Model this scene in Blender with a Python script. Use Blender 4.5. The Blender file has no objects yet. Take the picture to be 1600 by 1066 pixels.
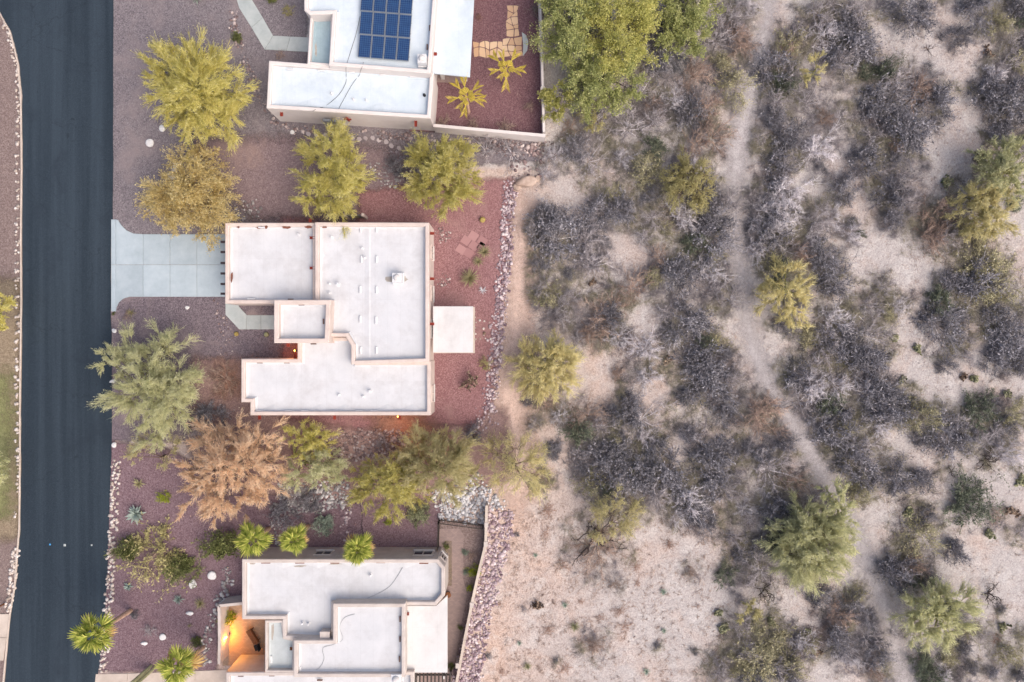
import bpy, math, random
import numpy as np
from mathutils import Vector

# ------------------------------------------------------------------ camera, sky, sun, exposure
scn = bpy.context.scene
CAM_H = 56.0                       # drone height above the ground, 24 mm lens on full frame
cam_d = bpy.data.cameras.new('camera'); cam = bpy.data.objects.new('camera', cam_d)
scn.collection.objects.link(cam); scn.camera = cam
cam.location = (0, 0, CAM_H); cam.rotation_euler = (0, 0, 0)
cam_d.sensor_width = 36.0; cam_d.lens = 24.0; cam_d.clip_start = 0.5; cam_d.clip_end = 6000
scn.render.resolution_x = 1024; scn.render.resolution_y = 682

SUN_EL, SUN_AZ = math.radians(52), math.radians(128)      # soft dawn light from the right / lower right
w = bpy.data.worlds.new('World'); scn.world = w; w.use_nodes = True
wn = w.node_tree.nodes; wl = w.node_tree.links
sky = wn.new('ShaderNodeTexSky'); sky.sky_type = 'NISHITA'; sky.sun_disc = False
sky.sun_elevation = SUN_EL; sky.sun_rotation = SUN_AZ; sky.air_density = 0.8; sky.dust_density = 5.0; sky.ozone_density = 1.0
wn['Background'].inputs['Strength'].default_value = 0.14
wl.new(sky.outputs['Color'], wn['Background'].inputs['Color'])
sl = bpy.data.lights.new('sun', 'SUN'); sun = bpy.data.objects.new('sun', sl); scn.collection.objects.link(sun)
sl.energy = 1.3; sl.angle = math.radians(75); sl.color = (1.0, 0.90, 0.78)
sd = Vector((math.sin(SUN_AZ)*math.cos(SUN_EL), math.cos(SUN_AZ)*math.cos(SUN_EL), math.sin(SUN_EL)))
sun.rotation_euler = sd.to_track_quat('Z', 'Y').to_euler()
sun.location = sd*90
vs = scn.view_settings
vs.view_transform = 'Standard'; vs.look = 'None'; vs.gamma = 1.0; vs.use_curve_mapping = False
vs.exposure = 0.58

# ------------------------------------------------------------------ helpers
R = np.random.RandomState(11)
PPM = 1600/84.0                    # photograph pixels per metre on the ground
def P(px, py, z=0.0):
    k = (1 - z/CAM_H)/PPM
    return ((px-800)*k, (533-py)*k, z)
def P2(px, py, z=0.0): return P(px, py, z)[:2]
def Z(ox, oy, s): return lambda x, y: (ox + x/s, oy + y/s)    # a zoomed view's pixel -> photograph pixel
ZN = Z(340, 0, 2.961); ZM = Z(330, 330, 3.046); ZS = Z(320, 780, 3.2)
def lin(c): 
    c = c/255.0
    return c/12.92 if c <= 0.04045 else ((c+0.055)/1.055)**2.4
def rgb(r, g, b): return (lin(r), lin(g), lin(b), 1)

def link(o, parent=None):
    scn.collection.objects.link(o)
    if parent is not None: o.parent = parent
    return o
def tag(o, label, cat, group=None):
    o['label'] = label; o['category'] = cat
    if group: o['group'] = group
    return o
def thing(name, label, cat, loc=(0, 0, 0), group=None):
    o = bpy.data.objects.new(name, None); o.empty_display_size = 0.2; o.location = loc
    link(o); return tag(o, label, cat, group)

class MB:
    """collects polygons; build() links them as one mesh object"""
    def __init__(s): s.v = []; s.f = []; s.m = []
    def poly(s, pts, m=0):
        i = len(s.v); s.v += [tuple(p) for p in pts]; s.f.append(list(range(i, i+len(pts)))); s.m.append(m)
    def box(s, c, hx, hy, hz, a=0, m=0, taper=1.0):
        ca, sa = math.cos(a), math.sin(a); i = len(s.v)
        for z, t in ((-hz, 1), (hz, taper)):
            for x, y in ((-hx, -hy), (hx, -hy), (hx, hy), (-hx, hy)):
                x *= t; y *= t
                s.v.append((c[0]+x*ca-y*sa, c[1]+x*sa+y*ca, c[2]+z))
        for f in ((0, 3, 2, 1), (4, 5, 6, 7), (0, 1, 5, 4), (1, 2, 6, 5), (2, 3, 7, 6), (3, 0, 4, 7)):
            s.f.append([i+k for k in f]); s.m.append(m)
    def prism(s, poly, z0, z1, m=0, ch=0.0):
        poly = ccw(poly); n = len(poly); i = len(s.v)
        rings = [(poly, z0)]
        if ch: rings += [(poly, z1-ch), (inset(poly, ch), z1)]
        else: rings += [(poly, z1)]
        for pl, z in rings: s.v += [(p[0], p[1], z) for p in pl]
        for r in range(len(rings)-1):
            a, b = i+r*n, i+(r+1)*n
            for k in range(n):
                k2 = (k+1) % n; s.f.append([a+k, a+k2, b+k2, b+k]); s.m.append(m)
        s.f.append([i+(len(rings)-1)*n+k for k in range(n)]); s.m.append(m)
        s.f.append([i+k for k in reversed(range(n))]); s.m.append(m)
    def tube(s, pts, rad, n=6, m=0, cap=True):
        pts = [Vector(p) for p in pts]; i0 = len(s.v)
        for k, p in enumerate(pts):
            d = (pts[min(k+1, len(pts)-1)] - pts[max(k-1, 0)])
            d = d.normalized() if d.length > 1e-9 else Vector((0, 0, 1))
            a = d.orthogonal().normalized() if k == 0 else (la - d*la.dot(d)).normalized()
            la = a; b = d.cross(a)
            r = rad[k] if hasattr(rad, '__len__') else rad
            for q in range(n):
                t = 2*math.pi*q/n; s.v.append(tuple(p + a*(math.cos(t)*r) + b*(math.sin(t)*r)))
        for k in range(len(pts)-1):
            for q in range(n):
                a0 = i0+k*n+q; a1 = i0+k*n+(q+1) % n
                s.f.append([a0, a1, a1+n, a0+n]); s.m.append(m)
        if cap:
            s.f.append([i0+q for q in reversed(range(n))]); s.m.append(m)
            e = i0+(len(pts)-1)*n; s.f.append([e+q for q in range(n)]); s.m.append(m)
    def mesh(s, name, mats, smooth=False):
        me = bpy.data.meshes.new(name); me.from_pydata(s.v, [], s.f)
        for mt in (mats if isinstance(mats, (list, tuple)) else [mats]): me.materials.append(mt)
        me.polygons.foreach_set('material_index', s.m)
        if smooth: me.polygons.foreach_set('use_smooth', [True]*len(s.f))
        me.update(); return me
    def build(s, name, mats, parent=None, smooth=False, loc=None):
        o = bpy.data.objects.new(name, s.mesh(name, mats, smooth))
        if loc: o.location = loc
        return link(o, parent)
def area(p): return 0.5*sum(p[i][0]*p[(i+1) % len(p)][1]-p[(i+1) % len(p)][0]*p[i][1] for i in range(len(p)))
def ccw(p):
    p = [tuple(q[:2]) for q in p]
    return p if area(p) > 0 else p[::-1]
def inset(p, t):
    n = len(p); out = []
    for i in range(n):
        a, b, c = Vector(p[i-1]), Vector(p[i]), Vector(p[(i+1) % n])
        d1 = (b-a).normalized(); d2 = (c-b).normalized()
        n1 = Vector((-d1.y, d1.x)); n2 = Vector((-d2.y, d2.x))
        m = n1+n2; m = m/max(0.3, m.dot(n1)) if m.length > 1e-6 else n1
        out.append((b.x+m.x*t, b.y+m.y*t))
    return out

def np_mesh(name, V, tris=None, quads=None, mats=(), mi_t=None, mi_q=None, smooth=False):
    me = bpy.data.meshes.new(name); V = np.asarray(V, np.float32)
    nt = 0 if tris is None else len(tris); nq = 0 if quads is None else len(quads)
    me.vertices.add(len(V)); me.vertices.foreach_set('co', V.ravel())
    loops = []; starts = []; 
    if nt: loops.append(np.asarray(tris, np.int32).ravel()); starts.append(np.arange(nt)*3)
    if nq: loops.append(np.asarray(quads, np.int32).ravel()); starts.append(nt*3+np.arange(nq)*4)
    loops = np.concatenate(loops); starts = np.concatenate(starts).astype(np.int32)
    me.loops.add(len(loops)); me.loops.foreach_set('vertex_index', loops)
    me.polygons.add(nt+nq); me.polygons.foreach_set('loop_start', starts)
    for mt in mats: me.materials.append(mt)
    mi = []
    if nt: mi.append(np.zeros(nt, np.int32) if mi_t is None else mi_t)
    if nq: mi.append(np.zeros(nq, np.int32) if mi_q is None else mi_q)
    me.polygons.foreach_set('material_index', np.concatenate(mi).astype(np.int32))
    if smooth: me.polygons.foreach_set('use_smooth', np.ones(nt+nq, bool))
    me.update(calc_edges=True); me.validate()
    return me

# ------------------------------------------------------------------ materials
class NT:
    def __init__(s, name):
        s.mat = bpy.data.materials.new(name); s.mat.use_nodes = True
        s.t = s.mat.node_tree; s.n = s.t.nodes; s.b = s.n['Principled BSDF']; s.out = s.n['Material Output']
        tc = s.n.new('ShaderNodeTexCoord'); s.co = tc.outputs['Object']
        s.b.inputs['Specular IOR Level'].default_value = 0.25
    def l(s, a, b): s.t.links.new(a, b)
    def noise(s, scale, detail=3, rough=0.6, vec=None, dist=0.0):
        n = s.n.new('ShaderNodeTexNoise'); n.inputs['Scale'].default_value = scale
        n.inputs['Detail'].default_value = detail; n.inputs['Roughness'].default_value = rough; n.inputs['Distortion'].default_value = dist
        s.l(vec or s.co, n.inputs['Vector']); return n.outputs['Fac']
    def vor(s, scale, out='Color'):
        n = s.n.new('ShaderNodeTexVoronoi'); n.inputs['Scale'].default_value = scale; s.l(s.co, n.inputs['Vector']); return n.outputs[out]
    def ramp(s, fac, stops):
        n = s.n.new('ShaderNodeValToRGB'); e = n.color_ramp.elements
        while len(e) < len(stops): e.new(0.5)
        for k, (p, c) in enumerate(stops): e[k].position = p; e[k].color = c
        s.l(fac, n.inputs['Fac']); return n.outputs['Color']
    def mix(s, fac, a, b, mode='MIX'):
        n = s.n.new('ShaderNodeMix'); n.data_type = 'RGBA'; n.blend_type = mode
        for v, k in ((fac, 0), (a, 6), (b, 7)):
            if isinstance(v, (int, float, tuple)): n.inputs[k].default_value = v
            else: s.l(v, n.inputs[k])
        return n.outputs[2]
    def math(s, op, a, b=0.0, clamp=False):
        n = s.n.new('ShaderNodeMath'); n.operation = op; n.use_clamp = clamp
        for v, k in ((a, 0), (b, 1)):
            if isinstance(v, (int, float)): n.inputs[k].default_value = v
            else: s.l(v, n.inputs[k])
        return n.outputs[0]
    def attr(s, name):
        n = s.n.new('ShaderNodeAttribute'); n.attribute_name = name; return n.outputs['Fac']
    def sep(s):
        n = s.n.new('ShaderNodeSeparateXYZ'); s.l(s.co, n.inputs[0]); return n.outputs
    def island(s): return s.n.new('ShaderNodeNewGeometry').outputs['Random Per Island']
    def objrand(s): return s.n.new('ShaderNodeObjectInfo').outputs['Random']
    def bump(s, h, strength=0.3, dist=0.03):
        n = s.n.new('ShaderNodeBump'); n.inputs['Strength'].default_value = strength; n.inputs['Distance'].default_value = dist
        s.l(h, n.inputs['Height']); s.l(n.outputs[0], s.b.inputs['Normal'])
    def done(s, col, rough=0.85):
        if isinstance(col, tuple): s.b.inputs['Base Color'].default_value = col
        else: s.l(col, s.b.inputs['Base Color'])
        s.b.inputs['Roughness'].default_value = rough; return s.mat
    def edge_alpha(s, amp=0.9, soft=0.25):
        """organic border: attribute 'edge' is metres inside the outline"""
        d = s.attr('edge'); n = s.noise(1.3, 5, 0.65)
        v = s.math('ADD', d, s.math('MULTIPLY', s.math('SUBTRACT', n, 0.5), amp*2))
        f = s.math('DIVIDE', s.math('ADD', v, soft), 2*soft, clamp=True)
        tr = s.n.new('ShaderNodeBsdfTransparent'); mx = s.n.new('ShaderNodeMixShader')
        s.l(f, mx.inputs[0]); s.l(tr.outputs[0], mx.inputs[1]); s.l(s.b.outputs[0], mx.inputs[2]); s.l(mx.outputs[0], s.out.inputs['Surface'])

def gravel(name, c1, c2, c3, amp=0.5, soft=0.2, patch=None):
    m = NT(name)
    sp = m.vor(16); bw = m.n.new('ShaderNodeRGBToBW'); m.l(sp, bw.inputs[0])
    f = m.math('ADD', m.math('MULTIPLY', bw.outputs[0], 0.55), m.math('MULTIPLY', m.noise(9, 4, 0.75), 0.45))
    col = m.ramp(f, [(0.22, c1), (0.5, c2), (0.78, c3)])
    big = m.noise(0.35, 4, 0.6)
    col = m.mix(m.math('MULTIPLY', big, 0.5), col, c2)
    if patch:
        pf = m.ramp(m.noise(0.28, 5, 0.65, dist=0.5), [(0.52, (0, 0, 0, 1)), (0.68, (1, 1, 1, 1))])
        col = m.mix(m.math('MULTIPLY', pf, 0.75), col, patch)
    m.bump(f, 0.6, 0.03); m.done(col, 0.95); m.edge_alpha(amp, soft); return m.mat

def plain(name, c1, c2=None, scale=4, rough=0.8, bump=0.0, bscale=40, metal=0.0, stops=(0.3, 0.7)):
    m = NT(name); c2 = c2 or c1
    col = m.ramp(m.noise(scale, 5, 0.65), [(stops[0], c1), (stops[1], c2)])
    if bump: m.bump(m.noise(bscale, 3, 0.7), bump, 0.02)
    m.b.inputs['Metallic'].default_value = metal
    return m.done(col, rough)

def foliage(name, c1, c2, c3, trans=0.25, clump=0.8, rough=0.7):
    m = NT(name)
    f = m.math('ADD', m.math('MULTIPLY', m.island(), 0.45), m.math('MULTIPLY', m.noise(clump, 3, 0.5), 0.55))
    col = m.ramp(f, [(0.25, c1), (0.5, c2), (0.75, c3)])
    orr = m.objrand()
    hs = m.n.new('ShaderNodeHueSaturation'); m.l(col, hs.inputs['Color'])
    m.l(m.math('ADD', m.math('MULTIPLY', orr, 0.24), 0.88), hs.inputs['Value'])
    col = hs.outputs[0]
    m.done(col, rough); m.b.inputs['Specular IOR Level'].default_value = 0.15
    if trans:
        t = m.n.new('ShaderNodeBsdfTranslucent'); m.l(col, t.inputs['Color'])
        mx = m.n.new('ShaderNodeMixShader'); mx.inputs[0].default_value = trans
        m.l(m.b.outputs[0], mx.inputs[1]); m.l(t.outputs[0], mx.inputs[2]); m.l(mx.outputs[0], m.out.inputs['Surface'])
    return m.mat

def stucco(name, c1, c2):
    m = NT(name)
    col = m.ramp(m.noise(0.9, 5, 0.7), [(0.3, c1), (0.7, c2)])
    sp = m.noise(45, 2, 0.7)
    col = m.mix(m.math('MULTIPLY', m.ramp(sp, [(0.55, (0, 0, 0, 1)), (0.8, (1, 1, 1, 1))]), 0.12), col, rgb(140, 125, 120))
    m.bump(sp, 0.25, 0.01); return m.done(col, 0.9)

def roofcoat(name, c1, c2, dirt):
    m = NT(name)
    col = m.ramp(m.noise(0.5, 6, 0.7), [(0.3, c1), (0.7, c2)])
    st = m.ramp(m.noise(0.45, 7, 0.72, dist=0.15), [(0.46, (0, 0, 0, 1)), (0.80, (1, 1, 1, 1))])
    col = m.mix(m.math('MULTIPLY', st, 0.5), col, dirt)
    x = m.sep()                                                     # lap seams of the roof membrane every metre
    seam = m.math('LESS_THAN', m.math('FRACT', m.math('ADD', m.math('MULTIPLY', x[0], 1.02), m.math('MULTIPLY', m.noise(0.6, 2), 0.05))), 0.03)
    seam2 = m.math('LESS_THAN', m.math('FRACT', m.math('MULTIPLY', x[1], 0.31)), 0.008)
    col = m.mix(m.math('MULTIPLY', m.math('MAXIMUM', seam, seam2), 0.12), col, dirt)
    f = m.noise(14, 4, 0.7)
    col = m.mix(m.math('MULTIPLY', m.ramp(f, [(0.5, (0, 0, 0, 1)), (0.75, (1, 1, 1, 1))]), 0.12), col, dirt)
    m.bump(m.noise(5, 4, 0.7), 0.18, 0.02); return m.done(col, 0.75)

# desert sand with darker grey ground around the bushes (attribute) and warm patches
def desert_mat():
    m = NT('desert_sand')
    sp = m.vor(13); bw = m.n.new('ShaderNodeRGBToBW'); m.l(sp, bw.inputs[0])
    fine = m.math('ADD', m.math('MULTIPLY', bw.outputs[0], 0.35), m.math('MULTIPLY', m.noise(7, 5, 0.8), 0.65))
    col = m.ramp(fine, [(0.25, rgb(150, 141, 139)), (0.47, rgb(176, 168, 165)), (0.75, rgb(197, 190, 187))])
    warm = m.ramp(fine, [(0.25, rgb(150, 122, 108)), (0.5, rgb(196, 166, 148)), (0.75, rgb(216, 192, 176))])
    wf = m.math('ADD', m.attr('warm'), m.math('MULTIPLY', m.ramp(m.noise(0.22, 5, 0.6, dist=0.5), [(0.48, (0, 0, 0, 1)), (0.75, (1, 1, 1, 1))]), 0.5), clamp=True)
    col = m.mix(wf, col, warm)
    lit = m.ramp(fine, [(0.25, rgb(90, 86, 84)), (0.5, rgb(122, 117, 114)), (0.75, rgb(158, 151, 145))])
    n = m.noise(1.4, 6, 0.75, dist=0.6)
    lf = m.math('MULTIPLY', m.math('SUBTRACT', m.math('ADD', m.attr('scrub_floor'), m.math('MULTIPLY', m.math('SUBTRACT', n, 0.5), 1.6)), 0.35), 1.6, clamp=True)
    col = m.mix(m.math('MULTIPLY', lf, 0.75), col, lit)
    pale = m.ramp(m.noise(0.55, 6, 0.7, dist=0.8), [(0.5, (0, 0, 0, 1)), (0.68, (1, 1, 1, 1))])
    col = m.mix(m.math('MULTIPLY', pale, 0.55), col, m.ramp(fine, [(0.25, rgb(168, 162, 160)), (0.5, rgb(204, 199, 196)), (0.8, rgb(222, 218, 214))]))
    # scattered brown tufts of dead grass and crust, own shape
    tuft = m.ramp(m.noise(2.2, 6, 0.8, dist=1.0), [(0.57, (0, 0, 0, 1)), (0.70, (1, 1, 1, 1))])
    col = m.mix(m.math('MULTIPLY', tuft, 0.55), col, rgb(140, 116, 104))
    m.bump(m.math('ADD', fine, m.math('MULTIPLY', m.noise(1.2, 5, 0.6), 3.0)), 0.7, 0.08)
    return m.done(col, 0.95)

def asphalt_mat():
    m = NT('asphalt')
    f = m.noise(30, 3, 0.8)
    col = m.ramp(f, [(0.3, rgb(24, 32, 40)), (0.5, rgb(36, 47, 57)), (0.72, rgb(64, 75, 85))])
    x = m.sep()
    cmb = m.n.new('ShaderNodeCombineXYZ'); m.l(x[0], cmb.inputs[0]); m.l(m.math('MULTIPLY', x[1], 0.03), cmb.inputs[1])
    streak = m.noise(0.9, 4, 0.6, vec=cmb.outputs[0])
    col = m.mix(m.ramp(streak, [(0.40, (0, 0, 0, 1)), (0.75, (0.22, 0.22, 0.22, 1))]), col, rgb(92, 106, 118))
    spot = m.ramp(m.noise(1.1, 4, 0.6, dist=1.5), [(0.66, (0, 0, 0, 1)), (0.74, (0.5, 0.5, 0.5, 1))])
    col = m.mix(spot, col, rgb(26, 32, 40))
    vn = m.n.new('ShaderNodeTexVoronoi'); vn.feature = 'DISTANCE_TO_EDGE'; vn.inputs['Scale'].default_value = 0.13
    wob = m.n.new('ShaderNodeTexNoise'); wob.inputs['Scale'].default_value = 1.2; m.l(m.co, wob.inputs['Vector']); va = m.n.new('ShaderNodeVectorMath'); va.operation = 'ADD'; m.l(m.co, va.inputs[0]); m.l(wob.outputs['Color'], va.inputs[1]); m.l(va.outputs[0], vn.inputs['Vector'])
    ck = m.math('MULTIPLY', m.math('LESS_THAN', vn.outputs['Distance'], 0.004), m.math('GREATER_THAN', m.noise(0.12, 3), 0.5))
    col = m.mix(m.math('MULTIPLY', ck, 0.22), col, rgb(20, 24, 30))
    blot = m.ramp(m.noise(0.33, 5, 0.65, dist=0.8), [(0.55, (0, 0, 0, 1)), (0.75, (0.5, 0.5, 0.5, 1))])
    col = m.mix(blot, col, rgb(34, 42, 52))
    m.bump(f, 0.35, 0.01); return m.done(col, 0.8)

def concrete(name, c1, c2, c3):
    m = NT(name)
    col = m.ramp(m.math('ADD', m.math('MULTIPLY', m.noise(0.8, 6, 0.7), 0.7), m.math('MULTIPLY', m.noise(22, 2, 0.7), 0.3)), [(0.3, c1), (0.5, c2), (0.7, c3)])
    hs = m.n.new('ShaderNodeHueSaturation'); m.l(col, hs.inputs['Color'])
    m.l(m.math('ADD', m.math('MULTIPLY', m.objrand(), 0.12), 0.94), hs.inputs['Value'])
    m.bump(m.noise(30, 3, 0.7), 0.15, 0.01); return m.done(hs.outputs[0], 0.85)

def stone_mat(name, stops):
    m = NT(name)
    f = m.math('ADD', m.math('MULTIPLY', m.island(), 0.75), m.math('MULTIPLY', m.noise(9, 4, 0.7), 0.25))
    col = m.ramp(f, stops)
    m.bump(m.noise(14, 4, 0.7), 0.4, 0.03); return m.done(col, 0.9)

def paver_mat(name, c1, c2, c3, sc=4.2):
    m = NT(name)
    b = m.n.new('ShaderNodeTexBrick'); m.l(m.co, b.inputs['Vector']); b.inputs['Scale'].default_value = sc
    b.inputs['Color1'].default_value = c1; b.inputs['Color2'].default_value = c2; b.inputs['Mortar'].default_value = c3
    b.inputs['Mortar Size'].default_value = 0.02; b.inputs['Brick Width'].default_value = 0.9; b.inputs['Row Height'].default_value = 0.45
    col = m.mix(m.math('MULTIPLY', m.noise(0.9, 5, 0.7), 0.5), b.outputs['Color'], c2)
    return m.done(col, 0.9)

MT = {}
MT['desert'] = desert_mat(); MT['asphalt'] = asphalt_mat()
MT['g_north'] = gravel('grey_purple_gravel', rgb(78, 71, 75), rgb(116, 108, 112), rgb(158, 150, 152), patch=rgb(138, 126, 126))
MT['g_main'] = gravel('dark_grey_gravel', rgb(70, 62, 68), rgb(108, 97, 103), rgb(152, 140, 144), patch=rgb(150, 134, 132))
MT['g_red'] = gravel('red_gravel', rgb(100, 69, 71), rgb(138, 100, 101), rgb(174, 140, 138), amp=0.4, soft=0.3, patch=rgb(154, 122, 118))
MT['g_darkred'] = gravel('dark_red_gravel', rgb(82, 57, 61), rgb(116, 85, 89), rgb(152, 122, 123), amp=0.2, soft=0.1)
MT['g_south'] = gravel('mauve_gravel', rgb(78, 60, 66), rgb(116, 94, 100), rgb(152, 132, 136), amp=0.25)
MT['g_verge'] = gravel('verge_gravel', rgb(88, 73, 71), rgb(124, 107, 103), rgb(162, 146, 140), amp=0.4)
MT['g_brown'] = gravel('brown_dirt', rgb(100, 86, 72), rgb(136, 120, 100), rgb(168, 154, 132), amp=0.8, soft=0.5)
MT['g_green'] = gravel('weedy_dirt', rgb(92, 94, 62), rgb(124, 124, 84), rgb(154, 150, 112), amp=1.6, soft=0.9)
MT['g_dirt'] = gravel('side_yard_dirt', rgb(104, 82, 79), rgb(142, 116, 112), rgb(178, 152, 144), amp=0.8, soft=0.5, patch=rgb(166, 140, 130))
MT['g_mauve'] = gravel('dusty_mauve_gravel', rgb(88, 74, 77), rgb(124, 106, 108), rgb(162, 146, 146), amp=1.0, soft=0.7, patch=rgb(148, 126, 120))
MT['g_warm'] = gravel('warm_sand', rgb(160, 132, 120), rgb(204, 178, 164), rgb(222, 200, 188), amp=1.0, soft=0.9)
MT['g_trail'] = gravel('trail_sand', rgb(142, 135, 135), rgb(174, 167, 167), rgb(200, 195, 194), amp=1.0, soft=0.7)
MT['g_umber'] = gravel('umber_dirt', rgb(122, 88, 74), rgb(154, 118, 102), rgb(182, 148, 130), amp=1.2, soft=0.9)
MT['driveway'] = concrete('driveway_concrete', rgb(150, 162, 169), rgb(164, 176, 183), rgb(178, 188, 193))
MT['walk'] = concrete('walkway_concrete', rgb(150, 158, 158), rgb(172, 178, 177), rgb(188, 192, 190))
MT['walk_s'] = concrete('tan_concrete', rgb(170, 156, 144), rgb(192, 178, 166), rgb(205, 192, 182))
MT['stucco_m'] = stucco('pink_stucco', rgb(192, 175, 166), rgb(212, 198, 190))
MT['stucco_n'] = stucco('cream_stucco', rgb(206, 197, 193), rgb(217, 209, 205))
MT['stucco_s'] = stucco('grey_stucco', rgb(180, 168, 161), rgb(202, 192, 185))
MT['roof_m'] = roofcoat('white_roof_coating', rgb(194, 195, 198), rgb(208, 208, 210), rgb(150, 143, 142))
MT['roof_n'] = roofcoat('bright_roof_coating', rgb(190, 202, 212), rgb(208, 216, 222), rgb(150, 164, 172))
MT['roof_e'] = roofcoat('grey_roof_coating', rgb(146, 168, 178), rgb(164, 184, 192), rgb(110, 124, 130))
MT['roof_s'] = roofcoat('pale_roof_coating', rgb(192, 193, 196), rgb(206, 206, 208), rgb(148, 144, 144))
MT['roof_j'] = roofcoat('dull_roof_coating', rgb(180, 187, 189), rgb(194, 200, 201), rgb(134, 138, 138))
MT['white'] = plain('white_paint', rgb(196, 192, 190), rgb(212, 209, 206), 6, 0.6, 0.1)
MT['whitemetal'] = plain('white_sheet_metal', rgb(200, 200, 202), rgb(216, 216, 217), 5, 0.45)
MT['patiow'] = roofcoat('patio_roof_coating', rgb(202, 200, 199), rgb(214, 211, 209), rgb(160, 154, 150))
MT['red'] = plain('red_clay', rgb(122, 46, 38), rgb(152, 66, 52), 9, 0.7)
MT['dark'] = plain('dark_wood', rgb(44, 36, 42), rgb(64, 54, 58), 9, 0.7)
MT['black'] = plain('black_rubber', rgb(26, 26, 30), rgb(40, 40, 46), 9, 0.6)
MT['slot'] = plain('scupper_shadow_gap', rgb(92, 74, 68), rgb(120, 98, 90), 9, 0.9)
MT['rust'] = plain('bare_roof_patch', rgb(92, 56, 46), rgb(140, 92, 76), 8, 0.9)
MT['grime'] = plain('roof_grime', rgb(150, 142, 134), rgb(176, 170, 162), 5, 0.9)
MT['wood'] = plain('brown_wood', rgb(96, 58, 36), rgb(130, 84, 54), 6, 0.7)
MT['bronze'] = plain('dark_bronze_metal', rgb(52, 46, 44), rgb(74, 66, 62), 9, 0.5, metal=0.3)
MT['greymetal'] = plain('grey_metal', rgb(120, 124, 130), rgb(150, 154, 158), 7, 0.45, metal=0.3)
g = NT('window_glass'); g.b.inputs['Specular IOR Level'].default_value = 0.3
MT['glass'] = g.done(rgb(30, 38, 50), 0.08)
MT['flag'] = None
m_ = NT('flagstone'); MT['flag'] = m_.done(m_.mix(m_.math('MULTIPLY', m_.noise(3, 5, 0.7), 0.6), m_.ramp(m_.objrand(), [(0, rgb(196, 156, 120)), (0.5, rgb(216, 180, 142)), (1, rgb(226, 198, 164))]), rgb(206, 176, 150)), 0.9)
m_ = NT('pink_paver'); MT['pinkpaver'] = m_.done(m_.mix(m_.math('MULTIPLY', m_.noise(4, 5, 0.7), 0.6), m_.ramp(m_.objrand(), [(0, rgb(150, 112, 112)), (1, rgb(172, 134, 132))]), rgb(160, 122, 120)), 0.9)
m_ = NT('grey_step'); MT['step'] = m_.done(m_.mix(m_.math('MULTIPLY', m_.noise(5, 5, 0.7), 0.6), m_.ramp(m_.objrand(), [(0, rgb(150, 140, 142)), (1, rgb(186, 176, 176))]), rgb(166, 156, 158)), 0.9)
MT['paver_s'] = paver_mat('tan_brick_paver', rgb(156, 136, 130), rgb(136, 119, 115), rgb(100, 87, 84))
MT['paver_c'] = paver_mat('courtyard_paver', rgb(176, 146, 122), rgb(154, 128, 108), rgb(104, 86, 74))
MT['rock_purple'] = stone_mat('purple_rock', [(0.05, rgb(104, 84, 92)), (0.4, rgb(150, 130, 136)), (0.75, rgb(196, 180, 182)), (0.95, rgb(222, 212, 210))])
MT['rock_mix'] = stone_mat('mixed_rock', [(0.05, rgb(96, 80, 80)), (0.5, rgb(144, 124, 122)), (0.85, rgb(196, 182, 178)), (0.97, rgb(224, 216, 210))])
MT['rock_white'] = stone_mat('pale_rock', [(0.1, rgb(126, 124, 130)), (0.45, rgb(176, 174, 178)), (0.9, rgb(218, 216, 216))])
MT['rock_grey'] = stone_mat('grey_rock', [(0.1, rgb(112, 107, 108)), (0.5, rgb(158, 153, 152)), (0.9, rgb(206, 202, 200))])
MT['rock_edge'] = None
m_ = NT('edging_rock'); MT['rock_edge'] = m_.done(m_.mix(m_.math('MULTIPLY', m_.noise(6, 4, 0.7), 0.6), m_.ramp(m_.objrand(), [(0, rgb(150, 136, 126)), (0.5, rgb(196, 184, 176)), (1, rgb(222, 216, 212))]), rgb(186, 172, 160)), 0.9)
m_.bump(m_.noise(12, 4), 0.4, 0.03)
MT['boulder'] = plain('white_boulder', rgb(196, 194, 194), rgb(228, 226, 224), 3, 0.9, 0.4, 8)
MT['boulder_tan'] = plain('tan_boulder', rgb(150, 128, 116), rgb(192, 172, 158), 1.5, 0.9, 0.5, 6)
MT['bark'] = plain('brown_bark', rgb(84, 68, 58), rgb(120, 100, 86), 7, 0.9, 0.5, 20)
MT['bark_green'] = plain('palo_verde_bark', rgb(112, 112, 66), rgb(150, 146, 92), 5, 0.8)
MT['bark_grey'] = plain('dead_grey_bark', rgb(128, 120, 124), rgb(176, 168, 170), 6, 0.9)
MT['bark_dark'] = plain('dark_bark', rgb(54, 46, 46), rgb(80, 70, 68), 6, 0.9)
MT['palmbark'] = plain('palm_trunk', rgb(160, 128, 108), rgb(206, 176, 154), 9, 0.9, 0.6, 16)
fo = foliage
MT['f_pv'] = fo('palo_verde_twigs', rgb(180, 174, 88), rgb(234, 224, 138), rgb(250, 244, 192), 0.5)
MT['f_pvg'] = fo('green_palo_verde_twigs', rgb(186, 190, 146), rgb(228, 226, 180), rgb(246, 244, 212), 0.5)
MT['f_gold'] = fo('golden_leaves', rgb(204, 180, 114), rgb(242, 222, 158), rgb(252, 240, 196), 0.5)
MT['f_tan'] = fo('dry_tan_twigs', rgb(212, 180, 146), rgb(242, 214, 182), rgb(250, 234, 212), 0.45)
MT['f_mesq'] = fo('mesquite_leaves', rgb(134, 144, 92), rgb(190, 194, 128), rgb(226, 224, 164), 0.4)
MT['f_mesqy'] = fo('yellow_mesquite_leaves', rgb(150, 152, 88), rgb(198, 196, 118), rgb(228, 220, 150), 0.4)
MT['f_oliv'] = fo('olive_twigs', rgb(150, 144, 100), rgb(194, 184, 130), rgb(220, 210, 160), 0.35)
MT['f_sage'] = fo('sage_twigs', rgb(196, 188, 136), rgb(232, 222, 168), rgb(246, 238, 202), 0.5)
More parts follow.
